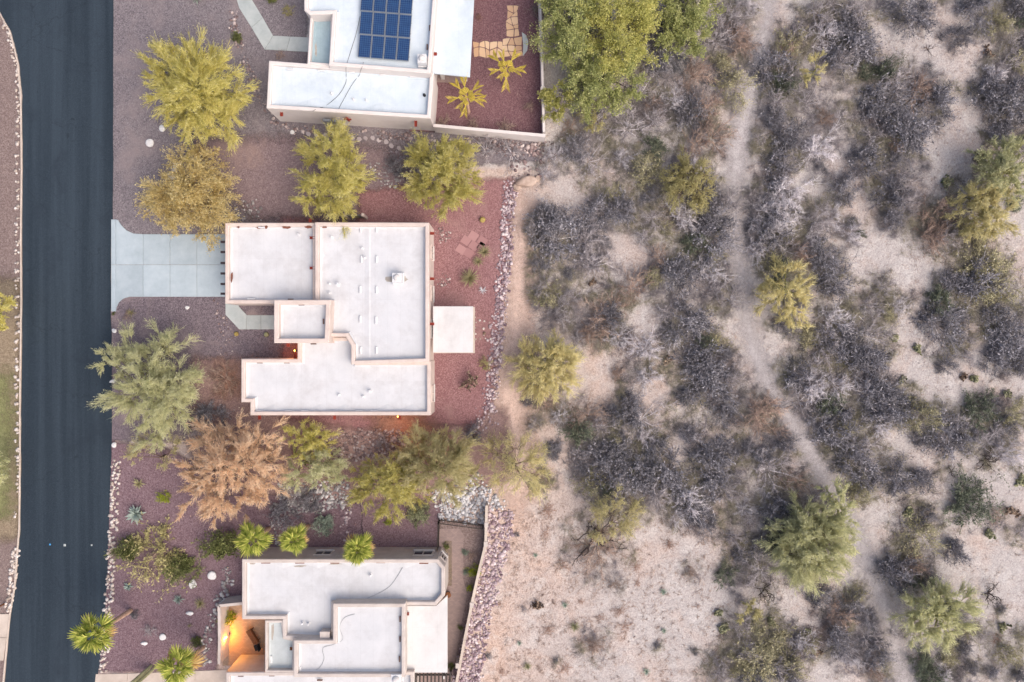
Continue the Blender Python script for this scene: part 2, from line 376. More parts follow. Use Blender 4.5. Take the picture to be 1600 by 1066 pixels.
MT['b_grey'] = fo('grey_bare_twigs', rgb(120, 113, 114), rgb(165, 157, 159), rgb(210, 202, 204), 0.0)
MT['b_dark'] = fo('dark_bare_twigs', rgb(78, 76, 81), rgb(124, 121, 127), rgb(178, 174, 179), 0.0)
MT['b_pale'] = fo('pale_bare_twigs', rgb(164, 157, 162), rgb(207, 200, 204), rgb(234, 228, 231), 0.0)
MT['b_brown'] = fo('brown_bare_twigs', rgb(124, 104, 94), rgb(166, 142, 130), rgb(206, 184, 168), 0.0)
def under_mat():
    m = NT('mixed_dry_twigs'); tone = m.noise(0.16, 4, 0.6, dist=0.6)
    col = m.ramp(tone, [(0.30, rgb(114, 114, 120)), (0.42, rgb(160, 153, 157)), (0.52, rgb(162, 156, 132)), (0.62, rgb(132, 126, 131)), (0.74, rgb(168, 148, 138))])
    hs = m.n.new('ShaderNodeHueSaturation'); m.l(col, hs.inputs['Color']); m.l(m.math('ADD', m.math('MULTIPLY', m.island(), 0.6), 0.65), hs.inputs['Value'])
    return m.done(hs.outputs[0], 0.8)
MT['under'] = under_mat()
MT['b_olive'] = fo('olive_scrub_twigs', rgb(122, 117, 92), rgb(164, 157, 124), rgb(204, 196, 162), 0.0)
MT['b_rust'] = fo('rusty_dry_weed', rgb(118, 84, 70), rgb(158, 122, 104), rgb(190, 158, 140), 0.0)
MT['f_creo'] = fo('creosote_leaves', rgb(80, 86, 76), rgb(116, 122, 104), rgb(154, 160, 138))
MT['f_dkgr'] = fo('dark_green_leaves', rgb(76, 82, 50), rgb(118, 124, 76), rgb(160, 164, 108))
MT['f_silver'] = fo('silver_leaves', rgb(112, 126, 112), rgb(154, 168, 152), rgb(192, 202, 186))
MT['f_grgr'] = fo('grey_green_leaves', rgb(104, 108, 84), rgb(144, 148, 116), rgb(178, 180, 148))
MT['f_lime'] = fo('lime_leaves', rgb(112, 130, 30), rgb(164, 176, 56), rgb(204, 208, 88))
MT['f_palm'] = fo('fan_palm_fronds', rgb(96, 112, 44), rgb(156, 166, 74), rgb(212, 208, 114), 0.3, 1.5)
MT['f_palmd'] = fo('dead_palm_fronds', rgb(176, 140, 84), rgb(206, 172, 110), rgb(222, 196, 140), 0.2)
MT['f_datep'] = fo('yellow_palm_fronds', rgb(160, 146, 60), rgb(210, 190, 88), rgb(238, 218, 124), 0.3)
MT['f_agave'] = fo('blue_agave_leaves', rgb(92, 108, 106), rgb(138, 152, 144), rgb(190, 200, 188), 0.05, 1.5, 0.5)
MT['f_yucca'] = fo('yucca_leaves', rgb(112, 106, 78), rgb(156, 148, 112), rgb(194, 186, 148), 0.1)
MT['f_cactus'] = fo('cactus_skin', rgb(102, 104, 78), rgb(144, 143, 110), rgb(194, 190, 156), 0.0)
MT['f_cactusd'] = fo('dry_cactus_skin', rgb(74, 62, 56), rgb(124, 104, 90), rgb(184, 162, 140), 0.0)
MT['f_barrel'] = fo('barrel_cactus_skin', rgb(110, 96, 50), rgb(150, 132, 78), rgb(186, 168, 110), 0.0)

# ------------------------------------------------------------------ ground and sheets
def struct(o): o['kind'] = 'structure'; return o
def stuff(o): o['kind'] = 'stuff'; return o

def sdist(px, py, poly):
    """signed distance (positive inside) of points to polygon"""
    n = len(poly); d = np.full(px.shape, 1e9); ins = np.zeros(px.shape, bool)
    for i in range(n):
        ax, ay = poly[i]; bx, by = poly[(i+1) % n]
        ex, ey = bx-ax, by-ay; t = np.clip(((px-ax)*ex+(py-ay)*ey)/(ex*ex+ey*ey+1e-12), 0, 1)
        d = np.minimum(d, np.hypot(px-ax-t*ex, py-ay-t*ey))
        c = ((ay > py) != (by > py)) & (px < (bx-ax)*(py-ay)/(by-ay+1e-12)+ax)
        ins ^= c
    return np.where(ins, d, -d)
def lined(px, py, line):
    d = np.full(px.shape, 1e9)
    for (ax, ay), (bx, by) in zip(line[:-1], line[1:]):
        ex, ey = bx-ax, by-ay; t = np.clip(((px-ax)*ex+(py-ay)*ey)/(ex*ex+ey*ey+1e-12), 0, 1)
        d = np.minimum(d, np.hypot(px-ax-t*ex, py-ay-t*ey))
    return d

def zone(name, poly_px, z, mat, cell=0.3, margin=0.9):
    poly = [P2(*p) for p in poly_px]
    xs = [p[0] for p in poly]; ys = [p[1] for p in poly]
    X = np.arange(min(xs)-margin, max(xs)+margin+cell, cell); Y = np.arange(min(ys)-margin, max(ys)+margin+cell, cell)
    gx, gy = np.meshgrid(X, Y); d = sdist(gx, gy, poly)
    idx = np.arange(gx.size).reshape(gx.shape)
    q = np.stack([idx[:-1, :-1], idx[:-1, 1:], idx[1:, 1:], idx[1:, :-1]], -1).reshape(-1, 4)
    dm = d.ravel()[q].max(1); q = q[dm > -margin]
    used = np.unique(q); rem = np.full(gx.size, -1); rem[used] = np.arange(len(used))
    V = np.stack([gx.ravel()[used], gy.ravel()[used], np.full(len(used), z)], -1)
    me = np_mesh(name, V, quads=rem[q], mats=[mat])
    a = me.attributes.new('edge', 'FLOAT', 'POINT'); a.data.foreach_set('value', d.ravel()[used].astype(np.float32))
    return struct(link(bpy.data.objects.new(name, me)))

exec_later = []
# ----- scrub table: (x, y, radius) read from enlarged views of the photograph
def T(ox, oy, s, txt):
    out = []
    for it in txt.split():
        k, x, y, r = it.split(',')
        out.append((k, ox+float(x)/s, oy+float(y)/s, float(r)/s))
    return out
SCRUB = []
SCRUB += T(820, 0, 2.96, 'g,290,750,95 d,330,1010,90 g,470,600,110 o,560,800,100 d,450,970,80 p,700,470,65 d,740,530,90 b,840,520,85 b,860,640,90 b,780,690,70 b,770,350,90 g,880,190,90 b,1000,210,80 o,950,400,90 d,1110,340,90 g,1160,470,70 d,620,300,90 g,590,200,80 g,940,80,90 p,1040,40,60 p,720,1000,90 d,850,1010,90 g,590,1010,70 d,1160,740,80 g,940,930,80 p,1120,980,90 d,90,1010,80 p,190,1030,40 d,700,850,60 o,910,300,60 b,200,600,50 g,330,560,90 g,600,560,80 d,830,890,70 g,1090,650,50 d,1150,880,70 d,660,130,70 g,540,430,80 d,760,120,50')
SCRUB += T(1200, 0, 2.96, 'g,230,60,90 p,240,160,80 d,370,170,110 d,400,240,120 c,520,340,60 d,670,80,120 d,930,40,80 d,880,170,60 d,1150,50,70 b,60,250,60 g,110,370,70 g,300,310,80 g,180,480,90 d,480,480,110 g,600,370,110 b,680,440,100 d,780,470,90 d,560,560,90 d,650,640,110 g,480,640,80 p,210,700,100 d,70,650,90 g,60,760,60 p,60,900,110 p,80,1010,90 d,440,730,90 s,500,800,90 g,600,840,80 d,340,900,80 d,570,900,90 b,760,1000,90 g,640,960,90 g,200,1030,80 k,960,730,60 k,820,840,50 d,1000,420,90 g,1080,300,80 d,1110,540,100 d,1060,620,60 k,1010,250,40 o,1150,280,60 d,1150,430,70 g,330,540,60 d,230,770,25 d,380,1040,30 g,380,60,90 z,740,230,40 s,640,580,50 s,90,680,60 g,120,150,60')
SCRUB += T(780, 350, 2.88, 'd,250,70,120 g,180,30,80 d,190,185,45 d,310,225,35 g,420,190,90 p,230,110,50 b,600,290,85 b,480,420,110 d,500,420,70 k,190,330,40 k,420,265,25 g,260,380,70 g,280,430,60 g,390,80,90 g,650,60,60 d,800,220,100 p,930,220,80 d,960,60,110 s,850,250,100 d,870,450,110 g,1040,340,80 g,740,400,60 d,760,470,40 b,530,670,45 p,650,570,80 k,760,600,40 p,660,690,80 d,900,640,110 s,880,640,80 d,960,700,110 g,1060,690,60 d,830,770,60 d,580,790,60 g,640,880,110 d,590,870,70 b,390,870,90 s,410,890,60 g,160,890,45 d,245,1010,40 d,130,800,25 d,850,940,50 p,880,960,40 d,1020,840,65 s,930,900,60 b,1160,870,90 d,1000,1020,90 d,1110,1000,50 d,530,1040,80 g,350,1040,50 d,480,1010,60 d,710,990,60 g,400,990,40 d,1190,1040,50 p,780,530,40 g,350,520,50')
SCRUB += T(1180, 350, 2.88, 'd,60,60,90 p,60,30,70 g,140,120,70 d,280,160,90 b,200,130,70 d,330,270,90 s,270,250,60 p,330,440,80 s,430,440,60 d,390,540,100 g,300,550,80 s,330,580,60 g,510,510,100 d,540,620,80 d,470,610,80 p,250,720,100 p,350,720,80 d,170,690,70 g,200,800,80 d,560,780,110 p,510,740,80 o,730,840,80 d,620,820,90 p,560,900,80 d,330,950,100 g,450,1000,90 b,60,820,90 b,90,930,50 d,380,860,60 s,370,860,50 g,500,360,80 g,560,280,60 o,590,400,50 d,800,440,110 d,960,270,100 o,1010,170,100 o,1080,270,90 d,870,260,60 g,860,60,80 b,780,50,100 d,1110,520,110 d,1060,600,70 d,1170,620,70 k,625,510,35 k,725,570,45 g,940,590,60 d,840,640,45 k,655,700,25 k,930,690,25 k,980,690,30 c,980,830,80 d,860,950,100 d,730,970,45 g,1050,980,90 z,1040,1040,60 o,1140,870,70 k,1130,770,30 c,470,45,25 d,1100,900,60 g,920,900,70 z,1100,385,40')
SCRUB += T(740, 700, 2.914, 'd,620,60,100 d,770,100,110 d,880,130,110 g,700,180,100 p,950,230,90 d,1000,280,80 d,1080,120,110 g,1140,190,80 d,1060,330,60 g,830,210,90 d,490,90,45 o,540,160,70 r,340,280,50 d,370,10,45 g,1170,400,60 b,990,560,35 b,640,620,30 r,745,615,25 a,862,652,22 a,415,712,20 k,295,720,45 g,230,730,22 y,460,810,32 b,545,890,60 r,340,830,35 a,208,887,16 y,245,990,28 a,865,830,18 d,835,900,16 d,1008,932,16 k,1130,820,60 k,1115,740,35 a,785,1015,22 d,375,965,14 r,890,440,35 r,660,740,40 r,490,700,20 a,282,487,16 d,200,395,14 r,130,1020,24 d,65,945,14 r,575,770,25 r,690,810,35 r,740,540,35 r,400,530,40 r,120,710,18 d,1200,480,50 g,1240,590,60 g,1180,560,50 g,1230,920,80 o,1230,1010,60 g,1130,960,60 r,325,390,30 r,420,1000,40 r,1020,720,20 z,545,420,165 b,560,440,120')
SCRUB += T(1160, 700, 2.914, 'g,110,100,110 b,210,150,70 d,160,260,80 s,230,250,100 g,330,230,80 d,480,60,100 s,600,110,60 d,690,150,80 d,560,150,60 c,1000,240,110 k,755,290,70 o,790,370,90 d,950,450,70 k,1120,390,50 k,1220,280,50 k,1260,150,50 d,660,540,90 g,720,580,70 d,830,570,50 z,1110,60,70 d,800,130,70 z,950,110,40 g,80,560,110 z,100,640,90 d,330,670,60 b,420,750,80 d,420,850,80 d,570,770,50 g,560,860,70 d,600,910,70 s,470,1000,60 o,120,870,110 o,60,960,100 g,150,1000,90 k,285,850,35 k,330,930,40 o,200,960,80 k,140,790,40 b,590,1010,60 c,810,960,60 z,1120,660,80 d,1170,735,25 k,1190,810,40 d,1130,1015,35 d,990,900,40 g,690,840,40 d,1250,1030,40 g,1270,380,50 r,1150,870,40 d,60,420,50 g,30,330,60')

TRAIL = [(1205, -60), (1200, 30), (1180, 120), (1165, 180), (1152, 240), (1143, 310), (1150, 380), (1162, 470), (1178, 550), (1205, 610), (1238, 660), (1275, 720), (1310, 780), (1345, 850), (1372, 920), (1395, 990), (1412, 1066), (1425, 1130)]

def ground_mesh():
    X = np.concatenate([[-2500, -500, -120, -70], np.arange(-46, 46.1, 0.4), [70, 120, 500, 2500]])
    Y = np.concatenate([[-2500, -500, -120, -60], np.arange(-32, 32.1, 0.4), [60, 120, 500, 2500]])
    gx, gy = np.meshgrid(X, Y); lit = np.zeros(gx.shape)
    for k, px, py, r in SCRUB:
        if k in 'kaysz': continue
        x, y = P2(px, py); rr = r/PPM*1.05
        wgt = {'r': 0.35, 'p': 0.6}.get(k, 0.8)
        lit = np.maximum(lit, wgt*np.exp(-((gx-x)**2+(gy-y)**2)/(rr*rr)*1.1))  # darker ground tone, fading outward from each bush centre
    wx = gx*PPM+800; wy = 533-gy*PPM
    warm = np.exp(-np.maximum(0, wx-800)/70.0)*0.5*(wy > 260) + 0.25*np.exp(-((wx-900)**2+(wy-700)**2)/200**2)
    idx = np.arange(gx.size).reshape(gx.shape)
    q = np.stack([idx[:-1, :-1], idx[:-1, 1:], idx[1:, 1:], idx[1:, :-1]], -1).reshape(-1, 4)
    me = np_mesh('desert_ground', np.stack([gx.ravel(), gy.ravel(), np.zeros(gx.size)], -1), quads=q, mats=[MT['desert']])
    me.attributes.new('scrub_floor', 'FLOAT', 'POINT').data.foreach_set('value', lit.ravel().astype(np.float32))
    me.attributes.new('warm', 'FLOAT', 'POINT').data.foreach_set('value', np.clip(warm, 0, 1).ravel().astype(np.float32))
    return struct(link(bpy.data.objects.new('desert_ground', me)))
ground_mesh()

# gravel sheets, each a few millimetres above the one below
zone('verge_gravel', [(-60, -40), (0, 10), (12, 40), (27, 100), (34, 200), (36, 400), (33, 650), (32, 850), (20, 960), (5, 1110), (-60, 1110)], 0.004, MT['g_verge'])
zone('verge_dirt', [(-60, 430), (30, 440), (33, 600), (31, 840), (-60, 850)], 0.008, MT['g_brown'])
zone('weedy_verge', [(-60, 570), (14, 590), (20, 680), (14, 800), (-60, 830)], 0.012, MT['g_green'])
zone('north_gravel', [(172, -40), (380, -40), (480, -40), (480, 100), (560, 190), (700, 208), (850, 222), (840, 250), (700, 262), (560, 300), (560, 350), (345, 352), (345, 372), (172, 372)], 0.004, MT['g_north'])
zone('front_gravel', [(172, 455), (440, 455), (470, 560), (385, 560), (385, 640), (420, 660), (300, 690), (170, 690)], 0.004, MT['g_main'])
zone('side_yard_dirt', [(300, 560), (400, 560), (400, 640), (700, 640), (790, 640), (800, 745), (690, 790), (560, 800), (430, 790), (300, 720)], 0.008, MT['g_dirt'])
zone('tree_lawn_dirt', [(300, 215), (480, 215), (640, 235), (640, 300), (560, 345), (400, 345), (350, 300)], 0.008, MT['g_mauve'])
zone('red_gravel', [(560, 300), (640, 290), (800, 278), (800, 300), (790, 420), (778, 540), (766, 640), (740, 665), (660, 665), (560, 670), (440, 655), (440, 340), (560, 350)], 0.012, MT['g_red'])
zone('south_gravel', [(170, 690), (260, 700), (400, 770), (560, 785), (690, 780), (690, 870), (380, 880), (380, 945), (340, 945), (340, 1050), (150, 1050)], 0.012, MT['g_south'])
zone('walled_yard_gravel', [(640, -60), (842, -60), (850, 212), (640, 205)], 0.016, MT['g_darkred'])
zone('sandy_strip', [(805, 290), (835, 330), (825, 500), (820, 640), (840, 760), (810, 800), (780, 760), (772, 650), (785, 540), (798, 420)], 0.004, MT['g_warm'])
zone('umber_dirt', [(580, 645), (650, 645), (720, 700), (690, 730), (600, 690)], 0.016, MT['g_umber'])
zone('umber_patch', [(345, 570), (372, 578), (372, 612), (345, 612)], 0.016, MT['g_umber'])
lp = []
wd = [0.95]*len(TRAIL)
for sgn, seq in ((1, range(len(TRAIL))), (-1, range(len(TRAIL)-1, -1, -1))):
    for i in seq:
        a = TRAIL[max(0, i-1)]; b = TRAIL[min(len(TRAIL)-1, i+1)]
        dx, dy = b[0]-a[0], b[1]-a[1]; L = math.hypot(dx, dy)
        wpx = 16 if 1 < i < 5 else (7 if i < 8 else 11)
        lp.append((TRAIL[i][0]-sgn*dy/L*wpx, TRAIL[i][1]+sgn*dx/L*wpx))
zone('trail', lp, 0.004, MT['g_trail'])

# road with crisp edges
ROADL = [(-60, -60), (-20, -8), (0, 19), (17, 49), (25, 78), (30, 101), (34.5, 150), (35.6, 263), (34.4, 380), (35, 476), (33, 635), (33, 716), (32, 825), (29, 861), (25, 915), (17, 962), (7, 1066), (-4, 1150)]
ROADR = [(177, -60), (177, 200), (176.5, 343), (173.5, 380), (173.5, 487), (175, 560), (175, 680), (174, 720), (172, 770), (170, 825), (168, 897), (163, 970), (152, 1066), (142, 1150)]
b = MB(); rl = random.Random(3)
def dens(line, n):
    out = []
    for (ax, ay), (bx, by) in zip(line[:-1], line[1:]):
        for k in range(n): out.append((ax+(bx-ax)*k/n + rl.uniform(-.5, .5), ay+(by-ay)*k/n))
    return out+[line[-1]]
b.poly([P(x, y, 0.022) for x, y in dens(ROADL, 6)] + [P(x, y, 0.022) for x, y in dens(ROADR, 6)[::-1]])
struct(b.build('road', MT['asphalt']))
# thin dark kerb strip along the left side (raised asphalt lip)
b = MB(); n_ = len(ROADL)
for i in range(n_-1):
    a0, a1 = ROADL[i], ROADL[i+1]
    q = [P2(*a0), P2(*a1), P2(a1[0]-2.2, a1[1]), P2(a0[0]-2.2, a0[1])]
    b.prism(q, 0.0, 0.11, ch=0.02)
struct(b.build('kerb', MT['walk_s']))

def slabs(name, polys, mat, z1, z0=0.0, parts='concrete_slab', gap=0.012):
    """a paved area whose slabs are pieces of it"""
    base = MB(); 
    root = bpy.data.objects.new(name, None); link(root); struct(root)
    for pl in polys:
        m = MB(); m.prism(inset(ccw(pl), gap), z0, z1, ch=0.008); m.build(parts, mat, root)
    return root
pp = lambda pts: [P2(x, y) for x, y in pts]
dw = []
xs = [181.5, 224, 266, 308, 352.5]
dw.append(pp([(174, 343), (181.5, 343), (181.5, 414), (174, 414)])); dw.append(pp([(174, 414), (181.5, 414), (181.5, 487), (174, 487)]))
dw.append(pp([(181.5, 343), (185, 344), (190, 352), (198, 360), (209, 365), (224, 366), (224, 414), (181.5, 414)]))
dw.append(pp([(181.5, 414), (224, 414), (224, 464), (203, 464), (193, 467), (186, 473), (182.5, 481), (181.5, 487)]))
for i in range(1, 4):
    dw.append(pp([(xs[i], 366), (xs[i+1], 366), (xs[i+1], 414), (xs[i], 414)])); dw.append(pp([(xs[i], 414), (xs[i+1], 414), (xs[i+1], 464), (xs[i], 464)]))
slabs('driveway', dw, MT['driveway'], 0.05)
slabs('front_walkway', [pp([(352.5, 466), (373.6, 466), (373.6, 479), (386, 492.5), (385, 515), (374, 515), (352.5, 492)]), pp([(386, 492.5), (408, 492.5), (408, 515), (385, 515)]), pp([(408, 492.5), (432, 492.5), (432, 515), (408, 515)]), pp([(432, 492.5), (455, 492.5), (455, 515), (432, 515)])], MT['walk'], 0.05)
slabs('north_walkway', [pp([(366, -40), (394, -40), (394, 0), (370, 0)]), pp([(370, 0), (394, 0), (411, 28), (393, 43.5), (374, 13.5)]), pp([(393, 43.5), (411, 28), (427, 56), (413.6, 78)]), pp([(427, 56), (454, 57.5), (447.5, 80), (413.6, 78)]), pp([(454, 57.5), (486, 59), (486, 82), (447.5, 80)])], MT['walk'], 0.05)
slabs('neighbour_driveway', [pp([(150, 1053), (200, 1052), (196, 1100), (145, 1100)]), pp([(200, 1052), (255, 1050), (255, 1100), (196, 1100)]), pp([(255, 1050), (305, 1048), (305, 1100), (255, 1100)]), pp([(305, 1048), (360, 1046), (360, 1100), (305, 1100)])], MT['walk_s'], 0.05)
slabs('verge_sidewalk', [pp([(-40, 959), (16, 959), (11, 996), (-40, 996)]), pp([(-40, 996), (11, 996), (6, 1032), (-40, 1032)])], MT['walk_s'], 0.06)
zone('side_yard_soil', [(686, 812), (757, 818), (757, 850), (736, 950), (714, 1066), (690, 1066), (690, 900)], 0.016, MT['g_verge'], 0.2, 0.3)
b = MB(); b.prism(pp([(686, 826), (718, 826), (724, 835), (724, 905), (730, 930), (716, 1000), (706, 1070), (640, 1070), (640, 945), (686, 935)]), 0.0, 0.03); struct(b.build('paver_path', MT['paver_s']))
b = MB(); b.prism(pp([(695, 845), (706, 845), (706, 915), (695, 915)]), 0.0, 0.04); struct(b.build('gravel_bed', MT['g_brown']))
b = MB(); b.prism(pp([(348, 945), (440, 945), (440, 1040), (348, 1040)]), 0.0, 0.03); struct(b.build('courtyard_paving', MT['paver_c']))
b = MB(); b.prism(pp([(676, 480), (742, 480), (742, 552), (676, 552)]), 0.0, 0.035); struct(b.build('patio_slab', MT['walk_s']))
b = MB(); b.prism(pp([(640, -60), (735, -60), (728, 130), (640, 128)]), 0.0, 0.035); struct(b.build('neighbour_patio', MT['paver_s']))

# ------------------------------------------------------------------ rocks
def ico(sub=1):
    import bmesh
    bm = bmesh.new(); bmesh.ops.create_icosphere(bm, subdivisions=sub, radius=1.0)
    bm.verts.ensure_lookup_table()
    V = np.array([v.co[:] for v in bm.verts]); F = np.array([[v.index for v in f.verts] for f in bm.faces]); bm.free()
    return V, F
def rock_variants(n, sub, seed, rough=0.28):
    r = np.random.RandomState(seed); V, F = ico(sub); out = []
    for k in range(n):
        W = V.copy()
        for q in range(7):                                   # cut with planes: angular stones
            d = r.randn(3); d /= np.linalg.norm(d); h = r.uniform(0.55, 0.85)
            s = W@d; W -= np.outer(np.maximum(0, s-h), d)*0.9
        W *= (1+rough*0.3*r.randn(len(W), 1)*0.4); W *= r.uniform(0.75, 1.25, 3)
        out.append(W)
    return out, F
RV, RF = rock_variants(8, 1, 5)
def bed(name, poly_px, mat, size, density, seed, zs=0.55):
    r = np.random.RandomState(seed); poly = [P2(*p) for p in poly_px]
    A = abs(area(poly)); xs = [p[0] for p in poly]; ys = [p[1] for p in poly]
    N = int(A*density); pts = np.zeros((0, 2))
    while len(pts) < N:
        c = np.stack([r.uniform(min(xs)-.3, max(xs)+.3, N*2), r.uniform(min(ys)-.3, max(ys)+.3, N*2)], -1)
        s = sdist(c[:, 0], c[:, 1], poly) + r.normal(0, 0.12, len(c))
        pts = np.concatenate([pts, c[s > 0]])
    pts = pts[:N]; Vs = []; Fs = []; off = 0
    for i in range(N):
        W = RV[r.randint(8)]; sc = size*np.clip(r.lognormal(0, 0.35), 0.5, 1.9)
        a = r.uniform(0, 6.28); ca, sa = math.cos(a), math.sin(a)
        x = W[:, 0]*ca-W[:, 1]*sa; y = W[:, 0]*sa+W[:, 1]*ca
        Vs.append(np.stack([pts[i, 0]+x*sc, pts[i, 1]+y*sc, W[:, 2]*sc*zs+sc*zs*0.45], -1)); Fs.append(RF+off); off += len(W)
    me = np_mesh(name, np.concatenate(Vs), tris=np.concatenate(Fs), mats=[mat])
    return stuff(link(bpy.data.objects.new(name, me)))
def band(line, wl, wr=None):
    wr = wl if wr is None else wr; L = []; Rr = []
    for i, p in enumerate(line):
        a = line[max(0, i-1)]; c = line[min(len(line)-1, i+1)]
        dx, dy = c[0]-a[0], c[1]-a[1]; l = math.hypot(dx, dy)
        L.append((p[0]-dy/l*wl, p[1]+dx/l*wl)); Rr.append((p[0]+dy/l*wr, p[1]-dx/l*wr))
    return L+Rr[::-1]
def rb(name, label, *a, **k): return tag(bed(name, *a, **k), label, 'rock bed')
rb('rock_border', 'long border of small purple rocks edging the red gravel back yard', band([(797, 285), (794, 340), (790, 400), (783, 470), (776, 530), (771, 590), (764, 642)], 9), MT['rock_purple'], 0.095, 62, 1)
rb('rock_slope', 'broad slope of purple rocks outside the long slatted boundary wall', [(764, 795), (802, 800), (797, 850), (783, 900), (768, 960), (747, 1075), (704, 1075), (724, 1000), (746, 920), (760, 850)], MT['rock_purple'], 0.105, 52, 2)
rb('rock_bed', 'bed of pale grey rocks above the corner of the walled yard', [(670, 775), (700, 755), (745, 742), (770, 770), (792, 792), (757, 800), (755, 818), (690, 812)], MT['rock_white'], 0.115, 44, 3)
rb('rock_bed', 'bed of grey rocks around the silver bush and bare shrubs', [(435, 758), (500, 752), (545, 755), (545, 790), (500, 800), (450, 803)], MT['rock_grey'], 0.105, 40, 4)
rb('rock_bed', 'strip of brown rocks along the side yard behind the pink house', [(500, 680), (560, 672), (640, 672), (660, 688), (620, 712), (560, 720), (510, 712)], MT['rock_mix'], 0.09, 40, 5)
rb('rock_bed', 'strip of dark rocks below the long white neighbour wall', [(560, 205), (700, 214), (850, 226), (850, 244), (760, 240), (690, 226), (600, 216)], MT['rock_mix'], 0.10, 28, 6)
rb('rock_swale', 'thin winding line of dark rocks beside the bent concrete walkway', band([(362, 15), (372, 60), (388, 105), (402, 150), (424, 185), (450, 200), (490, 205)], 6), MT['rock_mix'], 0.10, 16, 7)
rb('rock_swale', 'narrow winding swale of grey rocks beside the lit courtyard wall', band([(352, 885), (357, 905), (350, 925), (336, 950), (326, 980), (320, 1010), (322, 1040)], 6), MT['rock_grey'], 0.11, 22, 8)
rb('rock_swale', 'short strip of pale rocks crossing the mauve gravel between bushes', band([(545, 780), (542, 800), (540, 825), (538, 850)], 7), MT['rock_purple'], 0.09, 22, 9)
rb('rock_swale', 'grey rock strip running between the left palms', band([(432, 785), (430, 815), (428, 850)], 8), MT['rock_grey'], 0.10, 20, 10)
rb('rock_patch', 'round patch of small rocks by the upper downspout of the pink house', [(682, 362), (692, 357), (703, 362), (704, 374), (695, 382), (684, 380)], MT['rock_mix'], 0.07, 40, 11)
rb('rock_patch', 'round patch of small rocks by the middle downspout of the pink house', [(682, 433), (692, 430), (703, 436), (703, 446), (693, 451), (684, 447)], MT['rock_mix'], 0.07, 40, 12)
rb('rock_patch', 'loose scatter of pale rocks in the gravel below the front walkway', [(335, 470), (350, 480), (368, 520), (360, 560), (345, 555), (338, 510)], MT['rock_mix'], 0.07, 12, 13)
rb('rock_patch', 'dark scatter of rocks beside the golden tree and garage', [(365, 315), (400, 308), (420, 335), (395, 346), (365, 346)], MT['rock_grey'], 0.09, 12, 14)
rb('rock_patch', 'scatter of brown rocks where the red gravel meets the sand', [(740, 640), (772, 638), (775, 665), (745, 672)], MT['rock_purple'], 0.09, 12, 15)
rb('rock_patch', 'rubble of grey rocks between the two yellow trees', [(575, 255), (640, 250), (640, 285), (590, 300)], MT['rock_grey'], 0.09, 14, 16)
rb('rock_patch', 'rubble at the outer corner of the long white neighbour wall', [(800, 225), (870, 222), (875, 250), (840, 290), (800, 285)], MT['rock_mix'], 0.12, 8, 17)

# edging stones beside the road: each a piece of its border
EM = []
for k, W in enumerate(RV):
    me = np_mesh('stone', W*np.array([1, 1, 0.6]), tris=RF, mats=[MT['rock_edge']]); EM.append(me)
def edging(label, pts, size):
    root = thing('stone_edging', label, 'edging', P(*pts[len(pts)//2]))
    o0 = np.array(root.location)
    for x, y in pts:
        p = np.array(P(x, y)); s = size*rl.uniform(0.65, 1.4)
        o = bpy.data.objects.new('stone', EM[rl.randrange(8)]); o.scale = (s*rl.uniform(.8, 1.2), s, s); o.rotation_euler = (0, 0, rl.uniform(0, 6.3))
        o.location = p-o0+np.array([0, 0, s*0.28]); link(o, root)
def along(line, step, jit):
    out = []
    for (ax, ay), (bx, by) in zip(line[:-1], line[1:]):
        L = math.hypot(bx-ax, by-ay)
        for k in range(max(1, int(L/step))):
            t = (k+rl.random()*0.6)/max(1, int(L/step)); out.append((ax+(bx-ax)*t+rl.uniform(-jit, jit), ay+(by-ay)*t+rl.uniform(-jit/2, jit/2)))
    return out
edging('continuous pale stone edging on the inside of the road bend', along([(0, 28), (10, 48), (19, 75), (26, 105), (29, 150), (29, 200)], 2.6, 3.2), 0.12)
pts = []
for yy in range(212, 720, 14):
    for k in range(rl.choice([2, 3, 4])): pts.append((28+rl.uniform(-4, 3), yy+rl.uniform(-4, 4)))
for yy in range(720, 770, 6): pts.append((29+rl.uniform(-2, 2), yy))
pts += [(23, 800), (25, 803), (24, 807)]
edging('broken line of small stone clusters along the brown verge', pts, 0.13)
edging('packed band of pale stones between verge and sidewalk by the road', along([(26, 858), (22, 890), (18, 920), (12, 955)], 1.05, 6), 0.13)
edging('packed band of pale stones between the road and mauve gravel', along([(182, 718), (180, 770), (177, 825), (174, 870), (171, 920), (168, 970), (165, 1010), (160, 1050)], 1.5, 6.5), 0.13)

# boulders
BV, BF = rock_variants(5, 3, 21, 0.15)
BM = {}
for mk in ('boulder', 'boulder_tan'): BM[mk] = [np_mesh('boulder', W*np.array([1, 1, 0.6]), tris=BF, mats=[MT[mk]], smooth=False) for W in BV]
def boulder(px, py, r, label, mk='boulder', a=0, el=1.3):
    s = r/PPM; o = bpy.data.objects.new('boulder', BM[mk][rl.randrange(5)]); x, y, _ = P(px, py)
    o.location = (x, y, s*0.3); o.scale = (s*el, s, s); o.rotation_euler = (0, 0, math.radians(a)); link(o)
    tag(o, label, 'boulder')
boulder(235, 224, 5.5, 'smooth white oval boulder alone in the grey gravel beside the road', a=70)
boulder(254, 201, 5, 'pale grey boulder under the edge of the big green tree')
boulder(277, 257, 5, 'flat pale boulder seen through the golden tree, topmost of three', a=10, el=1.6)
boulder(274, 266, 4.5, 'rounded pale boulder seen through the golden tree, middle of three')
boulder(270, 276, 5, 'long pale boulder seen through the golden tree, lowest of three', a=-20, el=1.6)
boulder(179, 517, 3.6, 'white boulder at the road edge above the spreading green tree', a=40)
boulder(193, 517, 3, 'small tan boulder beside the white one at the road edge', 'boulder_tan')
boulder(177, 596, 4, 'white boulder at the road edge under the spreading green tree', a=20)
